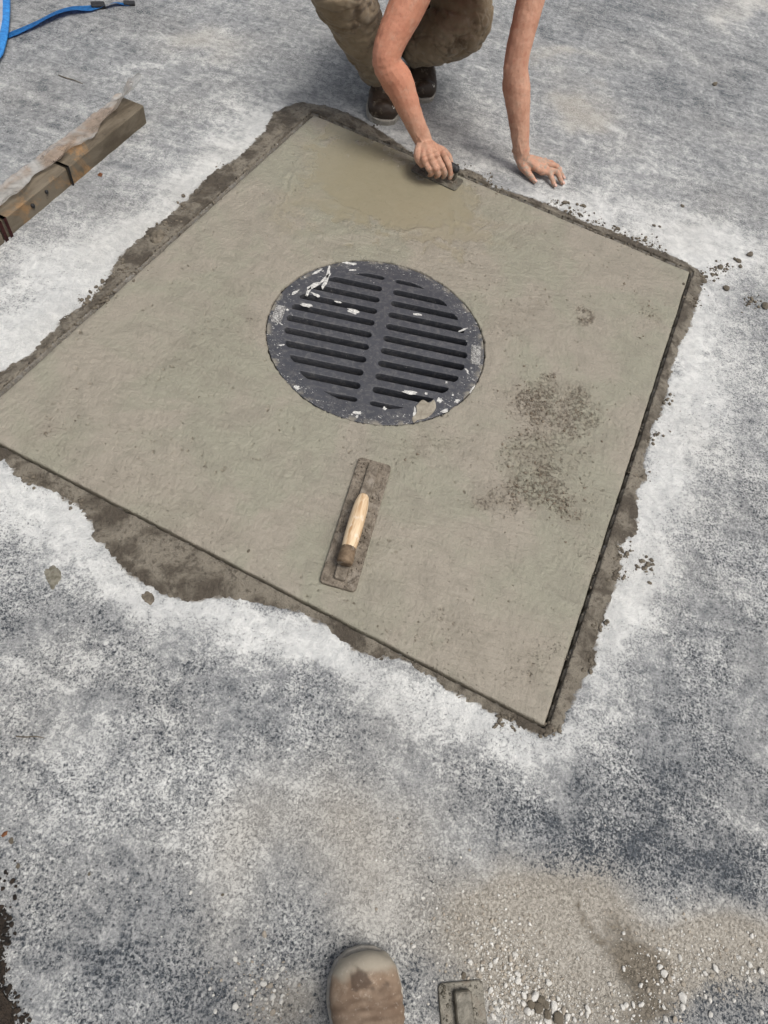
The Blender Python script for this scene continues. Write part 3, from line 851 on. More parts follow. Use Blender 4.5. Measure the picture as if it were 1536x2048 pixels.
tmp = bpy.data.objects.new('tmp', cu); COL.objects.link(tmp)
me = bpy.data.meshes.new_from_object(tmp.evaluated_get(bpy.context.evaluated_depsgraph_get()))
bpy.data.objects.remove(tmp)
for v in me.vertices: v.co.z += ZT - 0.0186
co = np.zeros(len(me.vertices) * 3, np.float32); me.vertices.foreach_get('co', co); co = co.reshape(-1, 3)
rr_ = np.hypot(co[:, 0], co[:, 1])
set_attr(me, 'rim', sstep(0.235, 0.285, rr_))
me.materials.clear()
link('slotted_cover', me, M_IRON, grate)

# raised lettering panels on the rim
def strokes_text(bm, rows, w, h, seed, chars):
    rd = random.Random(seed)
    for r_ in range(rows):
        y0 = h / 2 - (r_ + 0.5) * h / rows
        for k_ in range(chars):
            x0 = -w / 2 + (k_ + 0.5) * w / chars
            cw, ch = w / chars * 0.62, h / rows * 0.66
            segs = [((-1, 1), (1, 1)), ((-1, 0), (1, 0)), ((-1, -1), (1, -1)), ((-1, 1), (-1, 0)), ((-1, 0), (-1, -1)), ((1, 1), (1, 0)), ((1, 0), (1, -1)), ((-1, -1), (1, 1))]
            for a, b in rd.sample(segs, 4):
                ax_, ay_, bx_, by_ = x0 + a[0] * cw / 2, y0 + a[1] * ch / 2, x0 + b[0] * cw / 2, y0 + b[1] * ch / 2
                L = math.hypot(bx_ - ax_, by_ - ay_) + 0.0015
                m4 = Matrix.Translation(((ax_ + bx_) / 2, (ay_ + by_) / 2, 0.0018)) @ Matrix.Rotation(math.atan2(by_ - ay_, bx_ - ax_), 4, 'Z') @ Matrix.Diagonal((L, 0.0017, 0.0022, 1))
                bmesh.ops.create_cube(bm, size=1.0, matrix=m4)


M_PANEL = simple('worn_panel', (0.06, 0.06, 0.062), (0.40, 0.395, 0.38), 190, 0.6, 0.6)
M_LET = simple('scuffed_lettering', (0.22, 0.22, 0.22), (0.60, 0.595, 0.57), 130, 0.6, 0.4)
for ang, rows, chars, seed, w_, h_ in ((180 - 1, 1, 4, 3, 0.062, 0.024), (2, 2, 6, 8, 0.066, 0.024)):
    a = math.radians(ang)
    bm = bmesh.new(); prism(bm, round_rect(w_ + 0.006, h_ + 0.004, 0.002, 3), -0.001, 0.0010, 0.0004, 1)
    pl = link('lettering_panel', bm_mesh('lettering_panel', bm), M_PANEL, grate)
    set_attr(pl.data, 'rim', np.full(len(pl.data.vertices), 0.9))
    pl.matrix_local = Matrix.Translation((0.281 * math.cos(a), 0.281 * math.sin(a), ZT)) @ Matrix.Rotation(a + (math.pi / 2 if ang > 90 else math.pi / 2), 4, 'Z')
    bm = bmesh.new(); strokes_text(bm, rows, w_, h_, seed, chars)
    tx = link('raised_lettering', bm_mesh('raised_lettering', bm), M_LET, pl)


def splat(pts_px, zz, mat, name, parent, inv, thick=0.0012, seed=0):
    """flat irregular blob with thickness traced round pixel outline"""
    rd = random.Random(seed)
    P = [inv @ at(x, y, zz) for x, y in pts_px]
    P = catmull(P + [P[0]], 3)[:-1]
    bm = bmesh.new()
    prism(bm, [(p.x, p.y) for p in P], P[0].z - 0.0006, P[0].z + thick, thick * 0.6, 2)
    return link(name, bm_mesh(name, bm, True), mat, parent)


GI = GM.inverted()


def blob_px(cx, cy, r, seed, n=12, sx=1.0, sy=0.8, ang=0):
    rd = random.Random(seed); out = []
    ca, sa = math.cos(math.radians(ang)), math.sin(math.radians(ang))
    for i in range(n):
        a = 2 * math.pi * i / n; q_ = r * rd.uniform(0.65, 1.25)
        u, w = q_ * sx * math.cos(a), q_ * sy * math.sin(a)
        out.append((cx + u * ca - w * sa, cy + u * sa + w * ca))
    return out


for j, (cx, cy, r, sx, sy, ang) in enumerate([(593, 774, 4.5, 1.2, .8, 20), (714, 825, 7, 1.6, .4, 5), (714, 833, 3, 1, 1, 0), (769, 817, 4.2, 1, .8, 0), (829, 825, 8, .35, 1.5, 5),
                                              (879, 800, 6, 1, .8, 10), (914, 802, 4.5, 1.2, .8, -20), (889, 822, 5, 1.5, .7, -20), (852, 787, 3.2, 1, .8, 0), (906, 790, 2.4, 1, .8, 0),
                                              (611, 610, 8, 1.5, .5, 10), (650, 566, 11, .35, 1.2, 30), (626, 572, 11, 1.6, .35, -25), (617, 583, 9, .35, 1.3, 30), (632, 590, 7, 1.5, .4, 30),
                                              (657, 545, 12, .25, 1.2, 10), (650, 557, 9, 1.6, .3, -40), (700, 527, 9, 1.8, .3, 8), (634, 544, 7, 1.4, .35, -25), (590, 585, 6, 1.5, .4, -30),
                                              (706, 622, 8, 1.5, .6, 20), (820, 785, 9, 1.6, .4, 10), (555, 640, 5, .4, 1.4, 0), (564, 690, 5, 1.5, .35, -8), (934, 742, 5, .4, 1.3, -30), (945, 778, 7, .3, 1.6, 35),
                                              (925, 660, 7, 1.7, .25, -22), (893, 765, 2.2, 1, 1, 0), (575, 620, 3, 1, .8, 0), (705, 540, 4, 1.8, .4, 0), (676, 604, 5, 1.8, .3, 10), (835, 629, 6, 1.6, .4, 10)]):
    splat(blob_px(cx, cy, r, 100 + j, 13, sx, sy, ang), ZT, M_WHITE, 'paint_splash', grate, GI, 0.0004)
splat([(832, 812), (845, 800), (858, 806), (868, 800), (872, 815), (862, 830), (848, 838), (835, 840), (828, 846), (824, 836), (833, 826)], ZT, M_MUD, 'cement_smear', grate, GI, 0.0014)

# basin under the grate
basin = thing('catch_basin', 'dark silted basin below the slots of the iron grate', 'basin', Matrix.Translation((GC[0], GC[1], -0.2)))
bm = bmesh.new()
ring_v = []
for r_, zz in ((0.304, 0.183), (0.332, 0.183), (0.332, -0.1), (0.300, -0.1), (0.300, 0.16)):
    ring_v.append([bm.verts.new((r_ * math.cos(2 * math.pi * i / 64), r_ * math.sin(2 * math.pi * i / 64), zz)) for i in range(64)])
for a, b in zip(ring_v, ring_v[1:] + ring_v[:1]):
    for i in range(64): bm.faces.new((a[i], a[(i + 1) % 64], b[(i + 1) % 64], b[i]))
link('wall', bm_mesh('basin_wall', bm), M_PIT, basin)
bm = bmesh.new()
bmesh.ops.create_grid(bm, x_segments=90, y_segments=90, size=0.31)
for v in bm.verts:
    v.co.z = 0.156 + 0.010 * mnoise.fractal(v.co * 30, 0.8, 2.1, 4) + 0.010 * mnoise.noise(v.co * 9)
link('silt_bed', bm_mesh('silt_bed', bm, True), M_PIT, basin)

# ------------------------------------------------------------------ float lying on the slab
def frame_from(p0, p1, z=0.0):
    d = (p1 - p0); a = math.atan2(d.y, d.x); c_ = (p0 + p1) / 2
    return Matrix.Translation((c_.x, c_.y, z)) @ Matrix.Rotation(a, 4, 'Z'), math.hypot(d.x, d.y)


def lumps(bm, n, lx, ly, z0, rmin, rmax, seed, fn=None):
    rd = random.Random(seed)
    for _ in range(n):
        x, y = rd.uniform(-lx / 2, lx / 2), rd.uniform(-ly / 2, ly / 2)
        if fn and not fn(x, y): continue
        r_ = rmin * (rmax / rmin) ** rd.random() ** 2
        rot = Matrix.Rotation(rd.uniform(0, 6), 3, 'Z') @ Matrix.Rotation(rd.uniform(-.5, .5), 3, 'X')
        ellipsoid(bm, (x, y, z0 + r_ * 0.15), (r_ * rd.uniform(.8, 1.5), r_ * rd.uniform(.6, 1.1), r_ * rd.uniform(.4, .8)), rot, 1)


fm, fL = frame_from(at(675, 1173, 0.008), at(750, 926, 0.008), 0.0045)
fl_ = thing('concrete_float', 'mud caked metal hand float with pale wooden handle lying on wet slab', 'float', fm)
bm = bmesh.new(); prism(bm, round_rect(fL + 0.006, 0.083, 0.010), 0.0, 0.009, 0.003, 2)
bmesh.ops.triangulate(bm, faces=[f_ for f_ in bm.faces if len(f_.verts) > 4])
link('blade', bm_mesh('float_blade', bm), M_MUDDARK, fl_)
bm = bmesh.new(); prism(bm, round_rect(fL * 0.93, 0.027, 0.006), 0.008, 0.019, 0.004, 2)
link('spine', bm_mesh('float_spine', bm), M_MUDDARK, fl_)
bm = bmesh.new(); lumps(bm, 330, fL, 0.080, 0.010, 0.0012, 0.0048, 5)
md = link('caked_mud', bm_mesh('caked_mud', bm, True), M_MUDDARK, fl_); md['kind'] = 'stuff'
hp0, hp1 = fm.inverted() @ at(690, 1122, 0.052), fm.inverted() @ at(727, 994, 0.052)
hz = 0.052 - 0.0045
for q_ in (0.10, 0.86):
    pb = hp0.lerp(hp1, q_)
    bm = bmesh.new(); tube(bm, [(pb.x, 0.0, 0.012), (pb.x, 0.3 * pb.y, 0.028), (pb.x, pb.y, hz)], [(0.012, 0.010), 0.008, 0.009], 10, 3)
    link('bracket', bm_mesh('bracket', bm, True), M_MUDDARK, fl_)
bm = bmesh.new()
tube(bm, [hp0.lerp(hp1, t_) for t_ in (0.17, 0.35, 0.6, 0.85, 0.97)], [0.0160, 0.0178, 0.0182, 0.0168, 0.0135], 18, 4)
hd = link('handle', bm_mesh('handle', bm, True), M_WOOD, fl_)
hd['label'] = 'pale striped bare wood grip'
bm = bmesh.new()
tube(bm, [hp0.lerp(hp1, t_) for t_ in (-0.03, 0.02, 0.10, 0.19, 0.22)], [0.0175, 0.0185, 0.0178, 0.0165, 0.0150], 16, 3, None, False)
he = link('handle_end', bm_mesh('handle_end', bm, True), M_WOODDIRTY, hd)
he['label'] = 'mud covered butt of the handle'

# second tool at the photographer's foot
em, eL = frame_from(at(934, 2120, 0.0), at(919, 1962, 0.0), 0.0)
ed_ = thing('hand_edger', 'dirty grey metal edging tool lying beside the boot in gravel', 'edger', em)
bm = bmesh.new(); prism(bm, round_rect(eL, 0.078, 0.009), 0.0, 0.006, 0.002, 2)
link('blade', bm_mesh('edger_blade', bm), M_STEEL, ed_)
bm = bmesh.new(); prism(bm, round_rect(eL * 0.80, 0.030, 0.006), 0.0055, 0.021, 0.005, 3)
link('spine', bm_mesh('edger_spine', bm), M_STEEL, ed_)
bm = bmesh.new(); lumps(bm, 150, eL, 0.074, 0.006, 0.0010, 0.0035, 15)
md = link('caked_mud', bm_mesh('caked_mud2', bm, True), M_STEEL, ed_); md['kind'] = 'stuff'
bm = bmesh.new()
x1 = eL * 0.5 - 0.105
tube(bm, [(x1 + 0.012, 0, 0.010), (x1 + 0.016, 0, 0.025), (x1 + 0.004, 0, 0.040), (x1 - 0.02, 0, 0.046)], [(0.010, 0.014), (0.008, 0.012), (0.008, 0.011), 0.009], 12, 4, up=(0, 1, 0))
link('bracket', bm_mesh('edger_bracket', bm, True), M_ALU, ed_)
bm = bmesh.new(); tube(bm, [(x1 - 0.008, 0, 0.046), (x1 - 0.04, 0, 0.047), (x1 - 0.09, 0, 0.047), (x1 - 0.11, 0, 0.047)], [0.014, 0.016, 0.0155, 0.013], 14, 4)
link('handle', bm_mesh('edger_handle', bm, True), M_WOODDIRTY, ed_)

# ------------------------------------------------------------------ edger in the worker's hand
e0, e1 = at(833, 333, 0.005), at(916, 371, 0.005)
tm, tL = frame_from(e0, e1, 0.005)
tool = thing('groove_edger', 'steel edging tool with red and black grip held at slab edge', 'edger', tm)
bm = bmesh.new(); prism(bm, round_rect(tL + 0.012, 0.072, 0.010), 0.0, 0.004, 0.0015, 2)
link('blade', bm_mesh('groover_blade', bm), M_STEEL, tool)
bm = bmesh.new(); prism(bm, round_rect(tL * 0.8, 0.022, 0.006), 0.004, 0.010, 0.003, 2)
link('spine', bm_mesh('groover_spine', bm), M_MUDDARK, tool)
bm = bmesh.new(); lumps(bm, 60, tL, 0.06, 0.004, 0.001, 0.003, 25)
md = link('caked_mud', bm_mesh('caked_mud3', bm, True), M_MUDDARK, tool); md['kind'] = 'stuff'
HZ = 0.050
bm = bmesh.new(); tube(bm, [(0.050, 0.0, 0.006), (0.062, 0, 0.020), (0.062, 0, 0.038), (0.052, 0, HZ)], [0.007, 0.006, 0.006, 0.007], 10, 4)
link('bracket', bm_mesh('groover_bracket', bm, True), M_STEEL, tool)
bm = bmesh.new(); tube(bm, [(-0.060, 0, HZ), (-0.03, 0, HZ + 0.002), (0.0, 0, HZ + 0.002), (0.03, 0, HZ)], [0.011, 0.014, 0.0145, 0.0130], 14, 4)
gp_ = link('grip', bm_mesh('grip_red', bm, True), M_RED, tool); gp_['label'] = 'red rubber grip'
bm = bmesh.new(); tube(bm, [(0.028, 0, HZ), (0.045, 0, HZ), (0.058, 0, HZ)], [0.0140, 0.0145, 0.0135], 14, 4)
ge_ = link('grip_end', bm_mesh('grip_black', bm, True), M_BLACK, gp_); ge_['label'] = 'black rubber grip end'

# ------------------------------------------------------------------ crouching worker
body_root = thing('person', 'worker in tan trousers crouching and finishing the slab edge with an edger', 'person', Matrix.Translation(at(770, 130, 0.0)))
BI = body_root.matrix_world.inverted()


def rel(o):
    """mesh was built in world coordinates: shift it into the root's frame"""
    o.data.transform(BI)
    return o


R_sh, L_sh = Vector((-0.285, 2.285, 0.585)), Vector((0.005, 2.455, 0.585))
R_el, L_el = at(772, 118, 0.305), at(1031, 128, 0.30)
R_wr, L_wr = at(848, 284, 0.095), at(1043, 312, 0.052)
R_hip, L_hip = Vector((-0.455, 2.60, 0.40)), Vector((-0.285, 2.72, 0.385))
bm = bmesh.new()
# arms
ru = R_sh.lerp(R_el, 0.5); lu = L_sh.lerp(L_el, 0.5)
rf = R_el.lerp(R_wr, 0.30) + Vector((0.0, 0.004, 0.006)); lf = L_el.lerp(L_wr, 0.30) + Vector((-0.002, 0.0, 0.004))
tube(bm, [R_sh, ru, R_el + Vector((0, 0.0, 0.01)), rf, R_el.lerp(R_wr, 0.68), R_wr], [0.056, 0.055, 0.043, 0.0455, 0.034, (0.029, 0.023)], 18, 6)
tube(bm, [L_sh, lu, L_el + Vector((0, 0.0, 0.01)), lf, L_el.lerp(L_wr, 0.68), L_wr], [0.052, 0.043, 0.0385, 0.0425, 0.0325, (0.028, 0.024)], 18, 6)
# elbow points, wrist bones, forearm veins
for sh_, el_, wr_ in ((R_sh, R_el, R_wr), (L_sh, L_el, L_wr)):
    out_ = (el_ - (sh_ + wr_) / 2); out_ = out_.normalized() if out_.length > 1e-4 else Vector((0, 1, 0))
    ellipsoid(bm, el_ + out_ * 0.026, (0.019, 0.019, 0.024), None, 2)
    ax_ = (wr_ - el_).normalized(); sd2 = ax_.cross(Vector((0, -1, 0))).normalized(); fr2 = sd2.cross(ax_)
    ellipsoid(bm, wr_ - ax_ * 0.022 + sd2 * 0.022, (0.010, 0.010, 0.012), None, 2)
    ellipsoid(bm, wr_ - ax_ * 0.018 - sd2 * 0.021, (0.009, 0.009, 0.012), None, 2)
    ellipsoid(bm, el_.lerp(wr_, 0.22) + sd2 * 0.016, (0.032, 0.032, 0.055), (wr_ - el_).to_track_quat('Z', 'Y').to_matrix(), 2)
    for o1, o2, t0, t1 in ((0.5, -0.2, 0.25, 0.95), (-0.5, 0.3, 0.35, 0.9)):
        vp = []
        for q_ in range(5):
            t_ = t0 + (t1 - t0) * q_ / 4
            rr0 = 0.0435 * (1 - t_) + 0.0255 * t_
            ang_ = (o1 + (o2 - o1) * q_ / 4) + 0.15 * math.sin(q_ * 2.3)
            vp.append(el_.lerp(wr_, t_) + (fr2 * math.cos(ang_) + sd2 * math.sin(ang_)) * (rr0 - 0.0005))
        tube(bm, vp, [0.0022, 0.0032, 0.0034, 0.0032, 0.0022], 8, 4)
# left hand, spread on the ground
fr = 0.0094
LH = {'index': [(1083, 344, .026), (1098, 346, .027), (1105, 360, .017), (1109, 371, .009)],
      'middle': [(1090, 337, .030), (1113, 345, .029), (1120, 357, .017), (1124.5, 366, .009)],
      'ring': [(1094, 330, .029), (1112, 333, .027), (1121, 346, .016), (1126, 355.5, .009)],
      'pinky': [(1089, 323, .026), (1102, 325, .022), (1112, 332, .014), (1119, 337, .008)]}
tips_L = []
for nm, pts in LH.items():
    w = [at(*p_) for p_ in pts]
    s_ = 0.85 if nm == 'pinky' else 1.0
    tube(bm, [L_wr + Vector((0.008, 0, -0.008)), L_wr.lerp(w[0], 0.55), w[0]], [(0.016, 0.014), 0.0145 * s_, 0.0115 * s_], 10, 4)
    tube(bm, w, [fr * 1.12 * s_, fr * 1.06 * s_, fr * 0.98 * s_, fr * 0.80 * s_], 10, 4)
    ellipsoid(bm, w[0] + Vector((0, 0, .004)), (0.0115 * s_,) * 3, None, 2); ellipsoid(bm, w[1] + Vector((0, 0, .0015)), (0.0103 * s_,) * 3, None, 2)
    tips_L.append((w[2], w[3], fr * s_))
w = [L_wr + Vector((0.0, -0.01, -0.008)), at(1047, 334, .026), at(1058, 348, .019), at(1069, 362.5, .010)]
tube(bm, w, [0.017, 0.0165, 0.0115, 0.0088], 10, 4)
tips_L.append((w[2], w[3], 0.0092))
ellipsoid(bm, at(1062, 330, 0.026), (0.030, 0.028, 0.017), None, 2)
# right hand, closed on the grip
RH = {'index': [(886, 310, .092), (897, 329, .068), (902, 345, .044), (900, 355, .028)],
      'middle': [(873, 312, .098), (884, 333, .073), (889, 348, .046), (886, 354, .029)],
      'ring': [(860, 317, .095), (871, 336, .071), (876, 349, .046), (872, 353, .030)],
      'pinky': [(848, 322, .088), (858, 338, .066), (863, 348, .045), (859, 350, .032)]}
tube(bm, [R_wr + Vector((-0.008, 0, -0.004)), at(838, 312, .082), at(844, 328, .066)], [0.017, 0.018, 0.012], 10, 4)
ellipsoid(bm, at(860, 303, 0.090), (0.034, 0.030, 0.018), Matrix.Rotation(-0.5, 3, 'Z'), 2)
tips_R = []
for nm, pts in RH.items():
    w = [at(*p_) for p_ in pts]
    s_ = 0.86 if nm == 'pinky' else 1.0
    tube(bm, [R_wr + Vector((0.004, 0, -0.002)), R_wr.lerp(w[0], 0.5) + Vector((0, 0, .004)), w[0]], [(0.018, 0.015), 0.016 * s_, 0.0125 * s_], 10, 4)
    tube(bm, w, [fr * 1.22 * s_, fr * 1.12 * s_, fr * 1.0 * s_, fr * 0.84 * s_], 10, 4)
    ellipsoid(bm, w[0] + Vector((0, -.001, .005)), (0.0122 * s_,) * 3, None, 2); ellipsoid(bm, w[1] + Vector((0, -.002, .002)), (0.0112 * s_,) * 3, None, 2)
w = [R_wr + Vector((0.014, 0.01, -0.012)), at(884, 302, .066), at(897, 313, .052), at(902, 326, .040)]
tube(bm, w, [0.016, 0.0145, 0.0112, 0.0088], 10, 4)
# torso, neck, head (above the frame)
hipc = (R_hip + L_hip) / 2; shc = (R_sh + L_sh) / 2
spine = (shc - hipc).normalized(); side = (L_sh - R_sh).normalized()
tube(bm, [hipc, hipc.lerp(shc, 0.4), hipc.lerp(shc, 0.8), shc + spine * 0.01], [(0.145, 0.10), (0.140, 0.10), (0.160, 0.105), (0.110, 0.075)], 22, 5, up=side)
tube(bm, [R_sh, shc, L_sh], [0.056, 0.07, 0.056], 14, 5)
head_c = Vector((-0.020, 2.235, 0.650))
tube(bm, [shc, shc.lerp(head_c, 0.55), head_c], [0.065, 0.056, 0.055], 14, 4)
fwd = Vector((0.45, -0.62, -0.64)).normalized(); upv = (Vector((0.35, -0.5, 0.8)) - fwd * fwd.dot(Vector((0.35, -0.5, 0.8)))).normalized()
rtv = fwd.cross(upv)
HR3 = Matrix((rtv, fwd, upv)).transposed()


def hp(x, y, z_): return head_c + HR3 @ Vector((x, y, z_))


ellipsoid(bm, hp(0, -0.01, 0.03), (0.074, 0.092, 0.095), HR3, 3)
ellipsoid(bm, hp(0, 0.030, -0.045), (0.055, 0.058, 0.062), HR3, 3)
tube(bm, [hp(0, 0.078, 0.02), hp(0, 0.096, -0.005), hp(0, 0.104, -0.022), hp(0, 0.088, -0.030)], [0.008, 0.010, 0.013, 0.011], 10, 3)
for s_ in (-1, 1):
    ellipsoid(bm, hp(s_ * 0.075, -0.008, 0.0), (0.010, 0.020, 0.032), HR3, 2)
    ellipsoid(bm, hp(s_ * 0.030, 0.076, 0.026), (0.020, 0.010, 0.008), HR3, 2)
ellipsoid(bm, hp(0, 0.084, -0.058), (0.024, 0.010, 0.006), HR3, 2)
ellipsoid(bm, hp(0, 0.083, -0.070), (0.021, 0.010, 0.007), HR3, 2)
ellipsoid(bm, hp(0, 0.075, -0.092), (0.020, 0.016, 0.015), HR3, 2)
me = fuse('body', bm, 0.0025, 4, 0.5)


def knob(co_):
    return 0.0012 * mnoise.noise(co_ * 45) + 0.0006 * mnoise.noise(co_ * 130)


displace(me, knob)
cz = np.array([v.co[:] for v in me.vertices])
# sun-reddened forearm and upper arm of the right side, paler wrists
set_attr(me, 'tanned', np.clip(sstep(0.10, 0.26, cz[:, 2]), 0, 1) * np.where(cz[:, 0] < -0.1, 1.0, 0.25))
set_attr(me, 'dirt', np.clip(sstep(0.10, 0.03, cz[:, 2]) * 0.8, 0, 1))
rel(link('body', me, M_SKIN, body_root))
# nails
for k_, (a, b, r_) in enumerate(tips_L):
    d = (b - a).normalized(); upn = (Vector((0, 0, 1)) - d * d.z).normalized(); sd_ = d.cross(upn)
    bm = bmesh.new()
    ellipsoid(bm, b + d * r_ * 0.25 + upn * r_ * 0.70, (r_ * 0.62, r_ * 0.75, r_ * 0.20), Matrix((sd_, d, upn)).transposed(), 2)
    rel(link('fingernail', bm_mesh('fingernail', bm, True), M_NAIL, body_root))
# eyes
for s_ in (-1, 1):
    bm = bmesh.new(); ellipsoid(bm, hp(s_ * 0.030, 0.078, 0.012), (0.012, 0.010, 0.008), HR3, 2)
    rel(link('eye', bm_mesh('eye', bm, True), M_WHITE, body_root))
# hair
bm = bmesh.new()
ellipsoid(bm, hp(0, -0.024, 0.050), (0.082, 0.096, 0.092), HR3, 3)
for k_ in range(26):
    a = random.uniform(-1.0, 1.0)
    p0 = hp(0.075 * math.sin(a * 1.5), 0.05 + 0.02 * random.random(), 0.095 - 0.03 * abs(a))
    p1 = p0 + HR3 @ Vector((0.02 * a, 0.035, -0.012)); p2 = p1 + Vector((0.006 * a, -0.004, -0.055 - 0.03 * random.random()))
    tube(bm, [p0, p1, p2], [0.012, 0.010, 0.004], 6, 3)
me = fuse('hair', bm, 0.004, 2)
displace(me, lambda c_: 0.004 * mnoise.noise(Vector((c_.x * 160, c_.y * 60, c_.z * 60))))
rel(link('hair', me, M_HAIR, body_root))
# shirt
bm = bmesh.new()
tube(bm, [hipc + spine * 0.05, hipc.lerp(shc, 0.4), hipc.lerp(shc, 0.8), shc + spine * 0.015], [(0.165, 0.120), (0.160, 0.118), (0.178, 0.122), (0.125, 0.088)], 24, 5, up=side)
tube(bm, [R_sh.lerp(R_el, 0.28), R_sh, shc, L_sh, L_sh.lerp(L_el, 0.28)], [0.070, 0.070, 0.085, 0.066, 0.062], 16, 5)
me = fuse('shirt', bm, 0.007, 4)
displace(me, lambda c_: 0.007 * mnoise.noise(c_ * 14) + 0.003 * mnoise.noise(c_ * 40))
rel(link('shirt', me, M_SHIRT, body_root))
# trousers
R_kn, L_kn = at(672, -52, 0.455), at(932, 44, 0.255)
R_an, L_an = at(752, 128, 0.135), at(838, 92, 0.155)
bm = bmesh.new()
tube(bm, [R_hip, R_hip.lerp(R_kn, 0.5), R_kn, R_kn.lerp(R_an, 0.35), R_kn.lerp(R_an, 0.75), R_an + Vector((0, -0.004, -0.004))], [0.115, 0.100, 0.088, 0.083, 0.072, 0.064], 20, 6)
tube(bm, [L_hip, L_hip.lerp(L_kn, 0.5), L_kn, L_kn.lerp(L_an, 0.45), L_an], [0.115, 0.108, 0.088, 0.090, 0.066], 20, 6)
tube(bm, [R_hip + Vector((-0.02, 0, 0)), hipc, L_hip + Vector((0.02, 0, 0))], [0.12, 0.13, 0.12], 18, 4)
tube(bm, [hipc, hipc + spine * 0.09], [(0.165, 0.125), (0.160, 0.118)], 20, 4, up=side)
me = fuse('trousers', bm, 0.0042, 4)


def folds(c_):
    u = Vector((c_.x * 9, c_.y * 9, c_.z * 26))
    w_ = mnoise.noise(u + Vector((3, 1, mnoise.noise(c_ * 8) * 1.5)))
    v_ = mnoise.noise(Vector((c_.x * 22 + c_.z * 18, c_.y * 14, c_.z * 30)))
    cr_ = math.exp(-(w_ / 0.10) ** 2) + 0.7 * math.exp(-(v_ / 0.09) ** 2)
    return 0.006 * w_ - 0.0085 * cr_ * (0.5 + 0.5 * mnoise.noise(c_ * 6 + Vector((9, 2, 4)))) + 0.004 * v_ + 0.0018 * mnoise.noise(c_ * 70) + 0.003


displace(me, folds)
rel(link('trousers', me, M_TROUSER, body_root))


# boots --------------------------------------------------------------
def boot_parts(L, W, Hh, shaft, sole_t=0.024, seed=0):
    """local frame: toe towards +X, heel at 0, ground z=0. returns upper bmesh, sole bmesh"""
    st = [(0.0, .30, .70), (0.03, .37, .9), (0.08, .39, 1.0), (0.14, .40, .92), (0.18, .44, .80), (0.215, .50, .66), (0.25, .50, .58), (0.275, .46, .52), (0.295, .33, .40)]
    st = [(x / 0.30 * L, w_ * W, h_ * Hh) for x, w_, h_ in st]
    bm = bmesh.new(); seg = 22; rings = []
    for x, w_, h_ in st:
        rings.append([bm.verts.new((x, (abs(math.cos(a)) ** 0.75) * math.copysign(1, math.cos(a)) * w_,
                                    sole_t * 0.6 + max(h_ - sole_t * .6, .01) * (0.5 + 0.5 * (abs(math.sin(a)) ** 0.8) * math.copysign(1, math.sin(a)))))
                      for a in [2 * math.pi * k_ / seg for k_ in range(seg)]])
    for a, b in zip(rings, rings[1:]):
        for k_ in range(seg): bm.faces.new((a[k_], a[(k_ + 1) % seg], b[(k_ + 1) % seg], b[k_]))
    bm.faces.new(rings[0][::-1]); bm.faces.new(rings[-1])
    ellipsoid(bm, (L * 0.90, 0, sole_t * .6 + Hh * 0.22), (L * 0.105, W * 0.44, Hh * 0.30), None, 3)
    tube(bm, [(L * 0.17, 0, Hh * .5), (L * 0.18, 0, Hh), (L * 0.19, 0, Hh + shaft * .5), (L * 0.19, 0, Hh + shaft)], [(0.050, 0.042), (0.052, 0.042), (0.054, 0.046), (0.056, 0.05)], 18, 4, up=(1, 0, 0))
    tube(bm, [(L * 0.55, 0, Hh * .60), (L * 0.42, 0, Hh * .86), (L * 0.33, 0, Hh * 1.1)], [(0.022, 0.028), (0.022, 0.027), (0.02, 0.026)], 12, 4, up=(0, 0, 1))
    so = bmesh.new()
    pts = []
    prof = [(-0.004, .12), (0.0, .30), (0.02, .37), (0.06, .40), (0.10, .38), (0.15, .40), (0.20, .49), (0.235, .535), (0.265, .50), (0.290, .38), (0.303, .20), (0.307, .0)]
    for x, w_ in prof: pts.append((x / 0.30 * L, w_ * W))
    for x, w_ in prof[::-1][1:]: pts.append((x / 0.30 * L, -w_ * W))
    prism(so, pts, 0.0, sole_t, 0.003, 2)
    return bm, so


def boot_on(parent, mat4, mat, L, W, Hh, shaft, name='boot', lace=True):
    up_, so_ = boot_parts(L, W, Hh, shaft)
    me_ = fuse('boot_upper', up_, 0.0042, 5)
    displace(me_, lambda c_: 0.0018 * mnoise.noise(c_ * 34) + 0.0010 * mnoise.noise(c_ * 90))
    b_ = link(name, me_, mat, parent)
    b_.matrix_world = mat4
    s_ = link('sole', bm_mesh('boot_sole', so_), M_SOLE, b_)
    if lace:
        for k_ in range(4):
            t_ = 0.55 - 0.07 * k_
            zc = Hh * (0.62 + 0.13 * k_)
            lb = bmesh.new()
            tube(lb, [(L * t_, -0.026, zc - 0.002), (L * (t_ - .015), 0, zc + 0.026), (L * (t_ - .03), 0.026, zc - 0.002)], [0.0022] * 3, 6, 5)
            link('lace', bm_mesh('lace', lb, True), M_BLACK, b_)
    return b_


def boot_matrix(toe, ang, L, pitch=0.0):
    """toe point on the ground, heading angle of heel->toe, heel lifted by pitch"""
    m = Matrix.Translation(toe) @ Matrix.Rotation(ang, 4, 'Z') @ Matrix.Rotation(pitch, 4, 'Y') @ Matrix.Translation((-L, 0, 0))
    return m


bpy.context.view_layer.update()
boot_on(body_root, boot_matrix(at(764, 244, 0.0), math.radians(-78), 0.27, math.radians(14)), M_DBOOT, 0.285, 0.115, 0.105, 0.05)
boot_on(body_root, boot_matrix(at(843, 200, 0.0), math.radians(-66), 0.27, math.radians(20)), M_DBOOT, 0.285, 0.108, 0.105, 0.05)

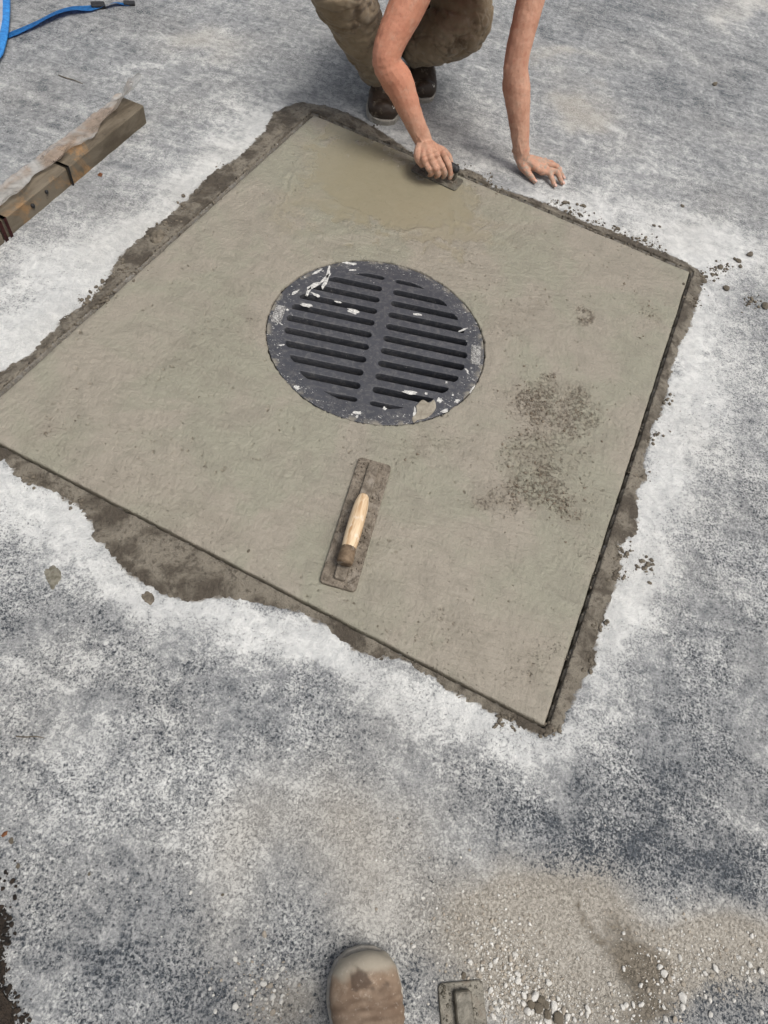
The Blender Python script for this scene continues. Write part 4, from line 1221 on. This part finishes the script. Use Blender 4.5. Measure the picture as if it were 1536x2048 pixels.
# ------------------------------------------------------------------ photographer's boot
toe_w = at(722, 1893, 0.02)
_hd = at(722, 1893, 0.05) - at(742, 2075, 0.09)
hd_ang = math.atan2(_hd.y, _hd.x)
pb_ = thing('work_boot', 'scuffed tan leather work boot with dark toe stains standing on asphalt', 'boot', Matrix.Translation((toe_w.x, toe_w.y, 0)) @ Matrix.Rotation(hd_ang, 4, 'Z') @ Matrix.Translation((-0.305, 0, 0)))
up_, so_ = boot_parts(0.30, 0.118, 0.115, 0.14)
me = fuse('tan_boot_upper', up_, 0.0030, 6)


def creases(c_):
    x = c_.x
    g_ = math.exp(-((x - 0.232) / 0.014) ** 2) + 1.2 * math.exp(-((x - 0.195) / 0.020) ** 2)
    return 0.0010 * g_ * math.sin(x * 520 + 3.5 * mnoise.noise(c_ * 30)) * (c_.z > 0.04) + 0.0012 * mnoise.noise(c_ * 40) + 0.0025 * mnoise.noise(c_ * 14)


displace(me, creases)
cz = np.array([v.co[:] for v in me.vertices])
nz = fbm(cz[:, 0] * 40, cz[:, 1] * 40, 3, 130)
set_attr(me, 'toe', 0.9 * sstep(0.264, 0.284, cz[:, 0] + 0.05 * np.abs(cz[:, 1]) + 0.010 * nz))
cr = (np.exp(-((cz[:, 0] - 0.232) / 0.014) ** 2) + np.exp(-((cz[:, 0] - 0.195) / 0.020) ** 2)) * (0.5 + 0.5 * np.sin(cz[:, 0] * 520 + 3 * nz + 2)) * sstep(0.045, 0.06, cz[:, 2])
set_attr(me, 'crease', np.clip(cr, 0, 1))


nz2 = fbm(cz[:, 0] * 70 + 5, cz[:, 1] * 70, 3, 133)


def st(cx, cy, r_): return np.exp(-(np.hypot(cz[:, 0] - cx + 0.016 * nz, cz[:, 1] - cy + 0.016 * nz2) / r_) ** 2)


set_attr(me, 'stain', np.clip(0.9 * st(0.266, 0.014, 0.016) + 0.8 * st(0.262, 0.004, 0.014) + 0.8 * st(0.252, -0.026, 0.013), 0, 1))
link('upper', me, M_TBOOT, pb_)
link('sole', bm_mesh('tan_boot_sole', so_), M_SOLE, pb_)
for k_ in range(5):
    lb = bmesh.new(); t_ = 0.56 - 0.06 * k_; zc = 0.115 * (0.60 + 0.13 * k_)
    tube(lb, [(0.30 * t_, -0.028, zc - 0.004), (0.30 * (t_ - .012), 0, zc + 0.026), (0.30 * (t_ - .025), 0.028, zc - 0.004)], [0.0026] * 3, 6, 5)
    link('lace', bm_mesh('lace', lb, True), M_WOODDIRTY, pb_)
lb = bmesh.new()
tube(lb, [(0.055, 0, 0.20), (0.055, 0, 0.26), (0.06, 0, 0.36), (0.065, 0, 0.46)], [0.068, 0.070, 0.074, 0.078], 20, 5, up=(1, 0, 0))
me = fuse('trouser_cuff', lb, 0.006, 3); displace(me, lambda c_: 0.006 * mnoise.noise(Vector((c_.x * 12, c_.y * 12, c_.z * 30))))
link('trouser_leg', me, M_DENIM, pb_)

# ------------------------------------------------------------------ wrapped beam
B0 = at(293, 246, 0.0); B1 = at(0, 492, 0.0)
bdir = (B1 - B0); bdir.z = 0; bl = bdir.length; bdir.normalize()
BH, BW, BLn = 0.056, 0.086, bl + 0.55
bang = math.atan2(bdir.y, bdir.x)
bmM = Matrix.Translation(B0) @ Matrix.Rotation(bang, 4, 'Z')         # +X along the beam, away from its cut end; beam body on -Y side or +Y
sidey = -1.0 if (bmM.to_3x3() @ Vector((0, 1, 0))).dot(Vector((1, -0.3, 0))) > 0 else 1.0
beam = thing('wrapped_beam', 'rust stained beam partly wrapped in torn clear plastic film', 'beam', bmM)
rd = random.Random(3)


def beam_piece(x0, x1, off=0.0, h=BH, yo=0.0):
    bm = bmesh.new()
    n = max(3, int((x1 - x0) / 0.02))
    prof = [(0, 0.0), (0, 1.0), (0.10, 1.0), (1.0, 1.0), (1.0, 0.0)]
    secs = []
    outl = [(0.0, 0.0), (0.0, 0.35), (0.0, 0.7), (0.0, 0.93), (0.03, 1.0), (0.3, 1.0), (0.65, 1.0), (0.97, 1.0), (1.0, 0.93), (1.0, 0.5), (1.0, 0.0)]
    for i in range(n + 1):
        x = x0 + (x1 - x0) * i / n
        row = []
        for a, b in outl:
            p_ = Vector((x, sidey * (a * BW + yo), b * h))
            w_ = 0.0022 * mnoise.noise(p_ * 22 + Vector((off, 0, 0))) + 0.0008 * mnoise.noise(p_ * 90)
            p_.z += w_ * (b > 0.1); p_.y += w_ * (0.8 if a < 0.5 else -0.8)
            row.append(bm.verts.new(p_))
        secs.append(row)
    m_ = len(outl)
    for a, b in zip(secs, secs[1:]):
        for k_ in range(m_): bm.faces.new((a[k_], a[(k_ + 1) % m_], b[(k_ + 1) % m_], b[k_]))
    bm.faces.new(secs[0]); bm.faces.new(secs[-1][::-1])
    return bm_mesh('beam_piece', bm)


xs = 0.0
jl = (at(146, 371, 0) - B0).length
j2 = (at(12, 482, 0) - B0).length
link('beam_section', beam_piece(0.0, jl - 0.003), M_BEAM, beam)
link('beam_section', beam_piece(jl + 0.001, j2, 5.0, BH * 0.97, 0.003), M_BEAM, beam)
link('beam_section', beam_piece(j2 + 0.006, BLn, 9.0, BH), M_BEAM, beam)
# dark binding straps at the joints
for xx, wd_, mt in ((jl - 0.001, 0.007, M_BLACK), (j2 - 0.022, 0.010, M_STRAPDARK), (j2 - 0.002, 0.012, M_STRAPDARK)):
    bm = bmesh.new()
    o_ = 0.004
    pth = [(-o_, 0.0), (-o_, BH * .5), (-o_, BH + o_), (BW * .5, BH + o_), (BW + o_, BH + o_), (BW + o_, 0.0)]
    a_ = [bm.verts.new((xx - wd_ / 2, sidey * p_[0], p_[1])) for p_ in pth]; b_ = [bm.verts.new((xx + wd_ / 2, sidey * p_[0], p_[1])) for p_ in pth]
    for k_ in range(len(pth) - 1): bm.faces.new((a_[k_], a_[k_ + 1], b_[k_ + 1], b_[k_]))
    bmesh.ops.solidify(bm, geom=bm.faces[:], thickness=0.0012)
    link('binding_strap', bm_mesh('binding_strap', bm), mt, beam)
# small dark holes with nail heads / knots as shallow dished discs on the front face
for xx, zz, r_ in ((j2 - 0.13, 0.030, 0.006), (jl + 0.10, 0.036, 0.005)):
    bm = bmesh.new(); tube(bm, [(xx, -sidey * 0.0012, zz), (xx + 0.001, sidey * 0.004, zz)], [(r_ * 1.4, r_), (r_ * 1.2, r_ * .8)], 10, 2, None, False)
    link('bolt_hole', bm_mesh('bolt_hole', bm, True), M_BLACK, beam)
# film on top: sheet with a standing torn edge
bm = bmesh.new()
NX, NY = 110, 26
gridv = []
for i in range(NX + 1):
    x = -0.022 + (BLn + 0.02) * i / NX
    row = []
    flare = math.exp(-((x + 0.01) / 0.085) ** 2)
    ycut = 0.026 + 0.008 * math.sin(x * 17) + 0.006 * math.sin(x * 41 + 1) - 0.022 * flare      # torn edge along the top
    for j in range(NY + 1):
        t_ = j / NY
        # from back hem on the ground (t=0) over the back edge to the torn edge on the top (t=1)
        if t_ < 0.3:
            s_ = t_ / 0.3; y = BW + 0.030 - 0.026 * s_; zz = 0.004 + (BH + 0.002) * s_ ** 0.7
        else:
            s_ = (t_ - 0.3) / 0.7; y = (BW + 0.004) * (1 - s_) + ycut * s_; zz = BH + 0.006
            zz += 0.020 * math.exp(-((s_ - 1.0) / 0.10) ** 2) * (0.55 + 0.45 * math.sin(x * 23)) + 0.075 * flare * s_ ** 2
        p_ = Vector((x, sidey * y, zz))
        w_ = mnoise.fractal(Vector((x * 26, y * 26, 1.5)), 0.7, 2.0, 4)
        p_.z += max(0.0045 * w_, -0.003) + (0.010 * flare * mnoise.noise(Vector((x * 60, y * 50, 9))))
        row.append(bm.verts.new(p_))
    gridv.append(row)
for a, b in zip(gridv, gridv[1:]):
    for k_ in range(NY): bm.faces.new((a[k_], a[k_ + 1], b[k_ + 1], b[k_]))
bmesh.ops.solidify(bm, geom=bm.faces[:], thickness=0.0006)
fo = link('plastic_film', bm_mesh('plastic_film', bm, True), M_FILM, beam)
fo['label'] = 'crumpled dirty clear plastic film torn along the top'

# ------------------------------------------------------------------ blue strap and tarp
strap = thing('webbing_strap', 'blue webbing strap with black buckle trailing over the asphalt', 'strap', Matrix.Translation(at(130, 30, 0)))
SI = strap.matrix_world.inverted()


def ribbon(pts, widths, tilt, lift, thick=0.0018, n=6):
    C = catmull(pts, n); m_ = len(C)
    Wd = catmull([Vector((w_, t_, l_)) for w_, t_, l_ in zip(widths, tilt, lift)], n)
    bm = bmesh.new(); prev = None
    for i, c_ in enumerate(C):
        T = (C[min(i + 1, m_ - 1)] - C[max(i - 1, 0)]).normalized()
        s_ = T.cross(Vector((0, 0, 1))).normalized(); u = s_.cross(T)
        w_, tl, lf_ = Wd[i]
        d = s_ * math.cos(tl) + u * math.sin(tl)
        z0 = lf_ + abs(math.sin(tl)) * w_ / 2 + 0.002
        row = [bm.verts.new(c_ + d * (w_ * k_ / 4 - w_ / 2) + Vector((0, 0, z0))) for k_ in range(5)]
        if prev:
            for k_ in range(4): bm.faces.new((prev[k_], prev[k_ + 1], row[k_ + 1], row[k_]))
        prev = row
    bmesh.ops.solidify(bm, geom=bm.faces[:], thickness=thick)
    return bm_mesh('ribbon', bm, False)


pth = [at(*p_) for p_ in ((-30, 88), (15, 74), (55, 60), (90, 46), (120, 32), (150, 23), (175, 20), (196, 15))]
rel2 = lambda o: (o.data.transform(SI), o)[1]
rel2(link('webbing', ribbon(pth, [.036, .036, .038, .042, .050, .054, .050, .036], [.1, .1, .2, .35, .3, .2, .1, .1], [0, 0, .002, .004, .004, .003, .001, 0]), M_BLUE, strap))
pth = [at(*p_) for p_ in ((200, 17), (215, 16), (232, 11), (248, 10), (258, 10))]
rel2(link('webbing_tail', ribbon(pth, [.026, .026, .026, .026, .024], [.2, .5, .3, .1, 0], [0, .002, .003, 0, 0]), M_BLUE, strap))
bk = at(197, 14, 0.0)
bm = bmesh.new(); prism(bm, round_rect(0.050, 0.036, 0.006), 0.002, 0.012, 0.003, 2)
bu = link('buckle', bm_mesh('buckle', bm), M_BLACK, strap); bu.data.transform(SI @ Matrix.Translation(bk) @ Matrix.Rotation(0.55, 4, 'Z'))
bm = bmesh.new(); prism(bm, round_rect(0.042, 0.028, 0.005), 0.001, 0.008, 0.002, 2)
bu = link('end_clip', bm_mesh('end_clip', bm), M_BLACK, strap); bu.data.transform(SI @ Matrix.Translation(at(259, 9, 0.0)) @ Matrix.Rotation(0.5, 4, 'Z'))

tarp = thing('equipment_bag', 'grey fabric bag with blue webbing edge lying at the asphalt', 'bag', Matrix.Translation(at(-60, 40, 0)))
TI = tarp.matrix_world.inverted()
outl = [at(*p_) for p_ in ((15, -60), (15, 0), (15, 30), (12, 70), (6, 100), (-4, 124), (-40, 150), (-120, 130), (-170, 60), (-160, -60), (-60, -110))]
cen = sum(outl, Vector()) / len(outl)
bm = bmesh.new(); rings = []
OL = catmull(outl + [outl[0]], 5)[:-1]
for s_, zz in ((1.0, 0.0), (1.01, 0.012), (0.985, 0.022), (0.90, 0.030), (0.7, 0.040), (0.4, 0.048), (0.1, 0.050)):
    rings.append([bm.verts.new(cen + (p_ - cen) * s_ + Vector((0, 0, zz * 0.6 + 0.006 * mnoise.noise(p_ * 9 + Vector((s_ * 4, 0, 0))) * (s_ < .98)))) for p_ in OL])
for a, b in zip(rings, rings[1:]):
    for k_ in range(len(OL)): bm.faces.new((a[k_], a[(k_ + 1) % len(OL)], b[(k_ + 1) % len(OL)], b[k_]))
bm.faces.new(rings[0][::-1]); bm.faces.new(rings[-1])
o = link('panel', bm_mesh('bag_panel', bm, True), M_TARP, tarp); o.data.transform(TI)
bm = bmesh.new()
EP = [cen + (p_ - cen) * 1.005 + Vector((0, 0, 0.016)) for p_ in OL]; EP.append(EP[0])
tube(bm, EP, [(0.005, 0.014)] * len(EP), 8, 1, up=(0, 0, 1))
o = link('webbing_edge', bm_mesh('webbing_edge', bm, True), M_BLUE, tarp); o.data.transform(TI)

# ------------------------------------------------------------------ stones
def stone_mesh(seed, sub=2, flat=0.7):
    bm = bmesh.new(); bmesh.ops.create_icosphere(bm, subdivisions=sub, radius=1.0)
    off = Vector((seed * 7.3, seed * 2.1, seed))
    rd_ = random.Random(seed)
    cuts = [Vector((rd_.uniform(-1, 1), rd_.uniform(-1, 1), rd_.uniform(-.6, 1))).normalized() for _ in range(7)]
    for v in bm.verts:
        v.co *= 1 + 0.28 * mnoise.noise(v.co * 1.3 + off)
        for cdir in cuts:
            ex = v.co.dot(cdir) - 0.70
            if ex > 0: v.co -= cdir * ex * 0.9
        v.co.z *= flat
    return bm_mesh('stone', bm, False)


STONES = [stone_mesh(i, 2, random.uniform(.6, .85)) for i in range(7)]


def stone_set(mat):
    out = []
    for s_ in STONES:
        m_ = s_.copy(); m_.materials.clear(); m_.materials.append(mat); out.append(m_)
    return out


SW_, ST_, SD_, SC_ = stone_set(M_PEB), stone_set(M_PEBTAN), stone_set(M_PEBDARK), stone_set(M_CRUMB)
PPX = [(995, 1892, 9), (940, 1924, 10), (965, 1938, 9), (981, 1931, 9), (991, 1922, 9), (1021, 1919, 8), (1022, 1928, 8), (1018, 1945, 7), (1035, 1948, 11), (1036, 1961, 10), (1047, 1955, 9),
       (1025, 1957, 7), (1031, 1909, 9), (1080, 1940, 7), (1098, 1965, 11), (1085, 1982, 10), (982, 1981, 9), (1026, 1987, 9), (1048, 1991, 11), (1070, 1992, 14), (1060, 1995, 10),
       (1038, 2000, 8), (1047, 2007, 10), (1003, 2005, 9), (990, 2005, 7), (983, 2017, 8), (994, 2018, 10), (987, 2034, 11), (1055, 2022, 14), (1064, 2024, 9), (1106, 1998, 10),
       (1109, 2011, 14), (1107, 2023, 8), (1176, 2019, 11), (1164, 2027, 8), (1129, 2021, 9), (1136, 2035, 10), (1096, 2044, 11), (1224, 2036, 8), (1220, 1968, 8), (958, 1952, 9),
       (951, 1890, 7), (1121, 2024, 7), (1320, 1934, 10), (1329, 1947, 13), (1340, 1960, 10), (1324, 1962, 9), (1361, 1916, 9), (1331, 1900, 9), (1320, 1899, 8), (1367, 1968, 9),
       (1366, 1995, 15), (1365, 2014, 11), (1431, 1937, 12), (1419, 1918, 8), (1452, 1899, 9), (1500, 1930, 11), (1523, 1943, 13), (1504, 1872, 8), (1521, 1900, 9), (1506, 1889, 7),
       (1421, 2001, 9), (1412, 1994, 7), (1469, 2001, 8), (1422, 2029, 9), (1351, 2039, 10), (1331, 2038, 10), (1328, 2015, 8), (1283, 2009, 10), (1267, 2009, 9), (1297, 1981, 9),
       (1282, 1971, 8), (1246, 2015, 9), (1253, 2009, 9), (1248, 1867, 7), (1272, 1866, 6), (1248, 1937, 9), (1175, 2030, 9), (1150, 2040, 8), (1117, 1998, 8), (1425, 1951, 8),
       (1411, 1947, 8), (1347, 1955, 7), (1301, 1988, 6), (1523, 2025, 9), (529, 1869, 10), (471, 1918, 9), (564, 1938, 9), (553, 1953, 9), (527, 1967, 11), (541, 1971, 9), (504, 1983, 10),
       (545, 1994, 11), (471, 2012, 10), (430, 2023, 8), (545, 2024, 10), (562, 2002, 8), (381, 1785, 6), (827, 1893, 10), (846, 1796, 7), (983, 1842, 7), (999, 1866, 8), (780, 1800, 6),
       (1010, 1935, 7), (1012, 1970, 8), (1070, 1960, 7), (1055, 1975, 7), (1090, 1950, 6), (1460, 1960, 7), (1390, 1940, 7), (1440, 1980, 7), (1500, 1960, 8), (1480, 1915, 8), (1405, 1900, 7)]
for i, (x, y, d) in enumerate(PPX):
    p_ = at(x, y, 0.003)
    r_ = d / 2 / FPX * 1.28 * 1.08
    o = bpy.data.objects.new('pebble', SW_[i % 7] if i % 5 else ST_[i % 7]); COL.objects.link(o)
    o.location = (p_.x, p_.y, r_ * 0.42)
    o.rotation_euler = (random.uniform(-.3, .3), random.uniform(-.3, .3), random.uniform(0, 6.28))
    o.scale = (r_ * random.uniform(.95, 1.35), r_ * random.uniform(.75, 1.0), r_ * random.uniform(.75, 1.0))
    kind_ = 'pale limestone' if i % 5 else 'tan'
    if x < 900: lab, grp = 'small %s pebble lying loose around the tan boot' % kind_, '%s pebbles around the boot' % kind_
    elif x < 1240: lab, grp = 'small %s pebble in the gravel beside the edging tool' % kind_, '%s pebbles beside the edging tool' % kind_
    else: lab, grp = 'small %s pebble around the damp brown stain on asphalt' % kind_, '%s pebbles around the damp stain' % kind_
    tag(o, lab, 'pebble', grp)
for i, (x, y, d) in enumerate([(1078, 2015, 20), (1083, 2000, 16), (1063, 2008, 16), (1094, 2010, 13), (1116, 2037, 22), (1096, 2030, 15), (928, 1951, 11)]):
    p_ = at(x, y, 0.004); r_ = d / 2 / FPX * 1.28
    o = bpy.data.objects.new('damp_stone', SD_[i % 7]); COL.objects.link(o)
    o.location = (p_.x, p_.y, r_ * 0.35); o.rotation_euler = (0, 0, random.uniform(0, 6)); o.scale = (r_ * 1.1, r_ * 0.95, r_ * 0.7)
    tag(o, 'larger damp brown stone among the pale pebbles', 'stone', 'damp brown stones among the pebbles')


def scatter(name, n, regions, mat, rmin, rmax, label, seed, zlift=0.2, col_r=2.2, z0=0.0):
    """one mesh of many tiny grains; regions: (cx, cy, rx, ry, ang, weight) in photo pixels on the ground"""
    rs = np.random.RandomState(seed)
    w_ = np.array([r_[5] for r_ in regions], float); w_ /= w_.sum()
    bmg = bmesh.new(); bmesh.ops.create_icosphere(bmg, subdivisions=1, radius=1.0)
    bv = np.array([v.co[:] for v in bmg.verts]); bf = np.array([[v.index for v in f_.verts] for f_ in bmg.faces]); bmg.free()
    Vs, Fs = [], []
    for k_ in range(n):
        c_ = regions[rs.choice(len(regions), p=w_)]
        a = math.radians(c_[4]); u, w2_ = rs.normal(0, .5, 2)
        x = c_[0] + c_[2] * u * math.cos(a) - c_[3] * w2_ * math.sin(a); y = c_[1] + c_[2] * u * math.sin(a) + c_[3] * w2_ * math.cos(a)
        if not (-250 < x < 1800 and -150 < y < 2250): continue
        p_ = at(x, y, 0.0)
        r_ = rmin * (rmax / rmin) ** (rs.rand() ** col_r)
        v_ = bv * (1 + rs.uniform(-.3, .3, (len(bv), 1))) * np.array([r_ * rs.uniform(.8, 1.4), r_ * rs.uniform(.7, 1.1), r_ * rs.uniform(.55, .9)])
        t_ = rs.uniform(0, 6.28); ct, st_ = math.cos(t_), math.sin(t_)
        v_ = np.stack([v_[:, 0] * ct - v_[:, 1] * st_, v_[:, 0] * st_ + v_[:, 1] * ct, v_[:, 2]], 1) + np.array([p_.x, p_.y, z0 + r_ * zlift])
        Fs.append(bf + len(Vs) * len(bv)); Vs.append(v_)
    o = link(name, mesh_np(name, np.concatenate(Vs), np.concatenate(Fs), False), mat)
    return tag(o, label, name.replace('_', ' ').split()[-1], kind='stuff')


GRV = [(1010, 1930, 90, 90, 40, 3), (1080, 1990, 110, 60, 30, 3), (1200, 2020, 160, 40, 0, 1.6), (1340, 1950, 70, 90, 0, 1.6), (1460, 1920, 130, 80, 0, 1.4), (960, 1860, 160, 110, 0, 1.8),
       (1250, 1900, 300, 120, 0, 1.2), (540, 1990, 70, 90, 0, 1.0), (800, 1760, 160, 140, 0, .5), (1000, 2010, 50, 60, 0, 1.0), (500, 1960, 120, 70, 0, .4)]
scatter('pale_gravel', 2100, GRV, M_PEB, 0.0006, 0.0030, 'fine pale gravel grit scattered around the boot and edging tool', 31)
scatter('tan_grit', 1700, GRV, M_PEBTAN, 0.0006, 0.0030, 'fine tan grit mixed into the pale gravel', 33)
scatter('dust_specks', 900, [(768, 1024, 1500, 2000, 0, 1), (1300, 200, 500, 300, 0, .6), (200, 120, 400, 250, 0, .5), (500, 1700, 700, 500, 0, 1)], M_PEB, 0.0006, 0.0020, 'tiny pale grit specks strewn over the asphalt', 37)

# mortar crumbs
CRUMB = [(1477, 521, 12), (1500, 509, 13), (1481, 532, 9), (1442, 534, 12), (1453, 577, 14), (1530, 612, 16), (1408, 562, 12), (1470, 517, 7), (1425, 548, 8), (1130, 405, 11), (1168, 411, 10),
         (1160, 428, 8), (1140, 415, 7), (1308, 450, 7), (1320, 452, 6), (1236, 457, 9), (1365, 411, 8), (1282, 1122, 9), (1304, 1120, 9), (1300, 1165, 9), (1308, 1128, 6), (1236, 1116, 10), (205, 562, 11),
         (192, 573, 8), (178, 593, 9), (1240, 470, 10), (1290, 480, 9), (1180, 1175, 6), (18, 1672, 0), (22, 1682, 10), (35, 1732, 8), (178, 1748, 6), (445, 1790, 6), (1430, 168, 10), (497, 1103, 8), (650, 0, 0)]
for i, (x, y, d) in enumerate(CRUMB):
    if d == 0: continue
    p_ = at(x, y, 0.003); dist = (p_ - Vector((0, 0, CAMH))).length
    r_ = d / 2 / FPX * dist * 0.9
    insl = quad_sd(np.array([p_.x]), np.array([p_.y]))[0] < 0
    o = bpy.data.objects.new('mortar_crumb', SC_[i % 7]); COL.objects.link(o)
    o.location = (p_.x, p_.y, (0.004 if insl else 0.0) + r_ * 0.35); o.rotation_euler = (0, 0, random.uniform(0, 6)); o.scale = (r_ * 1.25, r_ * 0.9, r_ * 0.8)
    if insl: lab, grp = 'dark crumb lying on the smooth wet slab', 'crumbs on the slab'
    elif x > 1380: lab, grp = 'dark wet mortar crumb beyond the slab corner opposite the beam', 'crumbs beyond the slab corner'
    elif y < 500 and x > 1000: lab, grp = 'dark wet mortar crumb along the spill near the flat hand', 'crumbs near the flat hand'
    elif x > 1000: lab, grp = 'dark wet mortar crumb beside the narrow spill on white dust', 'crumbs beside the narrow spill'
    elif x > 170 and y < 700: lab, grp = 'dark wet mortar crumb between the wrapped beam and slab', 'crumbs between beam and slab'
    else: lab, grp = 'dark crumb lying loose on open speckled asphalt', 'crumbs on open asphalt'
    tag(o, lab, 'crumb', grp)
ring_regions = []
for (x, y, n_) in [(315, 472, 5), (340, 455, 3), (262, 540, 4), (240, 548, 3), (210, 590, 3), (195, 605, 2), (180, 600, 3), (150, 640, 2), (375, 420, 3), (400, 400, 2), (460, 340, 2), (1110, 412, 3), (1150, 430, 3),
                   (1190, 450, 3), (1230, 468, 4), (1270, 482, 4), (1300, 496, 4), (1400, 556, 4), (1440, 540, 4), (1380, 600, 2), (1330, 800, 2), (1300, 870, 2), (1280, 950, 2), (1240, 1110, 4), (1290, 1130, 3), (1230, 1150, 3),
                   (1200, 1250, 2), (1170, 1330, 2), (930, 345, 3), (960, 355, 3), (990, 378, 2), (740, 260, 1.5), (660, 240, 1.5), (150, 1000, 1.5), (60, 960, 1.5), (1010, 1440, 2), (1100, 1460, 2), (1500, 600, 2)]:
    ring_regions.append((x, y, 24, 16, 0, n_))
scatter('mortar_crumbs', 2600, ring_regions, M_CRUMB, 0.0009, 0.0060, 'fine wet mortar crumbs sprinkled along the slab edge', 41, 0.4, 1.8)
rg2 = [(627 + (1090 - 627) * 0, 230, 1, 1, 0, 1)]
grs = []
for (a, b) in (((627, 230), (0, 793)), ((627, 230), (1381, 545)), ((1381, 545), (1090, 1455)), ((1090, 1455), (0, 890))):
    for k_ in range(14):
        t_ = (k_ + .5) / 14
        grs.append((a[0] + (b[0] - a[0]) * t_, a[1] + (b[1] - a[1]) * t_, 40, 9, math.degrees(math.atan2(b[1] - a[1], b[0] - a[0])), 1))
scatter('groove_crumbs', 700, grs, M_CRUMB, 0.0006, 0.0024, 'tiny grout crumbs lining the tooled groove of the slab', 43, 1.2)


scatter('torn_crumbs', 620, [(1065, 805, 60, 60, 0, 3), (1150, 830, 55, 50, 0, 2), (1085, 890, 95, 75, 0, 3), (1090, 980, 110, 50, 25, 3), (1168, 615, 14, 24, 10, .7), (1295, 620, 22, 20, 0, .5), (1285, 655, 8, 26, 20, .3),
                            (1010, 1000, 50, 30, 0, 1), (1100, 755, 16, 12, 20, .5), (1130, 1010, 60, 20, 25, 1.5), (840, 900, 60, 30, 0, .5), (1240, 570, 30, 60, -30, .4)],
        M_TORN, 0.0008, 0.0044, 'coarse brown grains torn up on the rough patch of the slab', 47, 0.15, 2.0, 0.0042)


# flattened blobs of mortar on the ground
def dollop(name, px_pts, thick, mat, label, seed):
    P = [at(x, y, 0) for x, y in px_pts]; c_ = sum(P, Vector()) / len(P)
    OLc = catmull(P + [P[0]], 6)[:-1]
    OLc = [c_ + (p_ - c_) * (1 + 0.22 * mnoise.noise(p_ * 130 + Vector((seed * 3, 0, 0))) + 0.12 * mnoise.noise(p_ * 300)) for p_ in OLc]
    bm = bmesh.new(); rings = []
    for s_, zz in ((1.0, -0.001), (0.97, thick * .35), (0.85, thick * .75), (0.6, thick), (0.3, thick * 1.05), (0.05, thick * .95)):
        rings.append([bm.verts.new(c_ + (p_ - c_) * s_ + Vector((0, 0, zz + thick * 0.5 * mnoise.noise(p_ * 60 + Vector((s_ * 7, seed, 0))) * (s_ < .98)))) for p_ in OLc])
    n_ = len(OLc)
    for a, b in zip(rings, rings[1:]):
        for k_ in range(n_): bm.faces.new((a[k_], a[(k_ + 1) % n_], b[(k_ + 1) % n_], b[k_]))
    bm.faces.new(rings[0][::-1]); bm.faces.new(rings[-1])
    bmesh.ops.translate(bm, verts=bm.verts[:], vec=-c_)
    o_ = link(name, bm_mesh(name, bm, True), mat); o_.location = c_
    return tag(o_, label, 'mortar')


dollop('mortar_dollop', [(90, 1138), (108, 1133), (121, 1142), (122, 1160), (112, 1172), (104, 1178), (98, 1168), (91, 1155)], 0.0022, M_SPLAT, 'flat grey green splat of mortar alone on pale dust', 1)
dollop('mortar_dollop', [(283, 1188), (295, 1183), (306, 1190), (309, 1202), (302, 1209), (291, 1205), (285, 1198)], 0.003, M_CRUMB, 'dark brown mortar blob beside the grout spill with small drips', 2)
dollop('mortar_dollop', [(300, 470), (316, 462), (330, 470), (328, 482), (314, 490), (302, 484)], 0.014, M_CRUMB, 'lumpy mound of mortar on the grout beside the slab groove', 3)
# dark soil along the bottom-left edge
dollop('soil_patch', [(-60, 1800), (-4, 1826), (8, 1850), (-6, 1880), (4, 1905), (-8, 1950), (8, 1985), (26, 2015), (32, 2060), (30, 2120), (-80, 2120), (-110, 1950)], 0.006, M_SOIL, 'dark damp soil spilling over the dusty asphalt', 4)['category'] = 'soil'


scatter('soil_grains', 420, [(4, 1830, 14, 20, 0, 1), (8, 1860, 12, 30, 0, 1.5), (2, 1930, 14, 50, 0, 2), (18, 2010, 22, 40, 0, 2), (36, 2035, 24, 20, 0, 1), (10, 1780, 26, 60, 0, .15)],
        M_SOIL, 0.0010, 0.0060, 'loose dark soil crumbs fringing the soil patch', 53, 0.3)


# leaves and a twig
def leaf(px_pts, label, seed):
    P = [at(x, y, 0.0) for x, y in px_pts]; c_ = sum(P, Vector()) / len(P)
    bm = bmesh.new()
    vs = [bm.verts.new(p_ - c_ + Vector((0, 0, 0.003 + 0.004 * mnoise.noise(p_ * 200 + Vector((seed, 0, 0)))))) for p_ in P]
    cv = bm.verts.new((0, 0, 0.006))
    for a, b in zip(vs, vs[1:] + vs[:1]): bm.faces.new((a, b, cv))
    bmesh.ops.solidify(bm, geom=bm.faces[:], thickness=0.0006)
    o_ = link('dry_leaf', bm_mesh('dry_leaf', bm), M_LEAF); o_.location = c_
    return tag(o_, label, 'leaf')


leaf([(195, 352), (200, 346), (206, 349), (203, 355)], 'tiny dry orange leaf scrap beside the wrapped beam', 1)
leaf([(3, 1672), (9, 1664), (17, 1662), (15, 1670), (7, 1675)], 'dry brown leaf scrap on grey dusty asphalt', 2)
bm = bmesh.new(); pts = [at(33, 1473, .002), at(52, 1474, .003), at(72, 1473, .003), at(88, 1476, .002)]; c_ = pts[0].copy()
tube(bm, [p_ - c_ for p_ in pts], [0.0012, 0.0012, 0.001, 0.0007], 6, 3)
o = link('twig', bm_mesh('twig', bm, True), M_PEBDARK); o.location = c_; tag(o, 'thin dark twig lying on the dusty asphalt', 'twig')
bm = bmesh.new(); pts = [at(117, 150, .002), at(130, 155, .003), at(148, 160, .003), at(165, 167, .002)]; c_ = pts[0].copy()
tube(bm, [p_ - c_ for p_ in pts], [0.0016, 0.0018, 0.0014, 0.001], 6, 3)
o = link('twig', bm_mesh('twig', bm, True), M_PEBDARK); o.location = c_; tag(o, 'dark twig between the blue strap and the wrapped beam', 'twig')
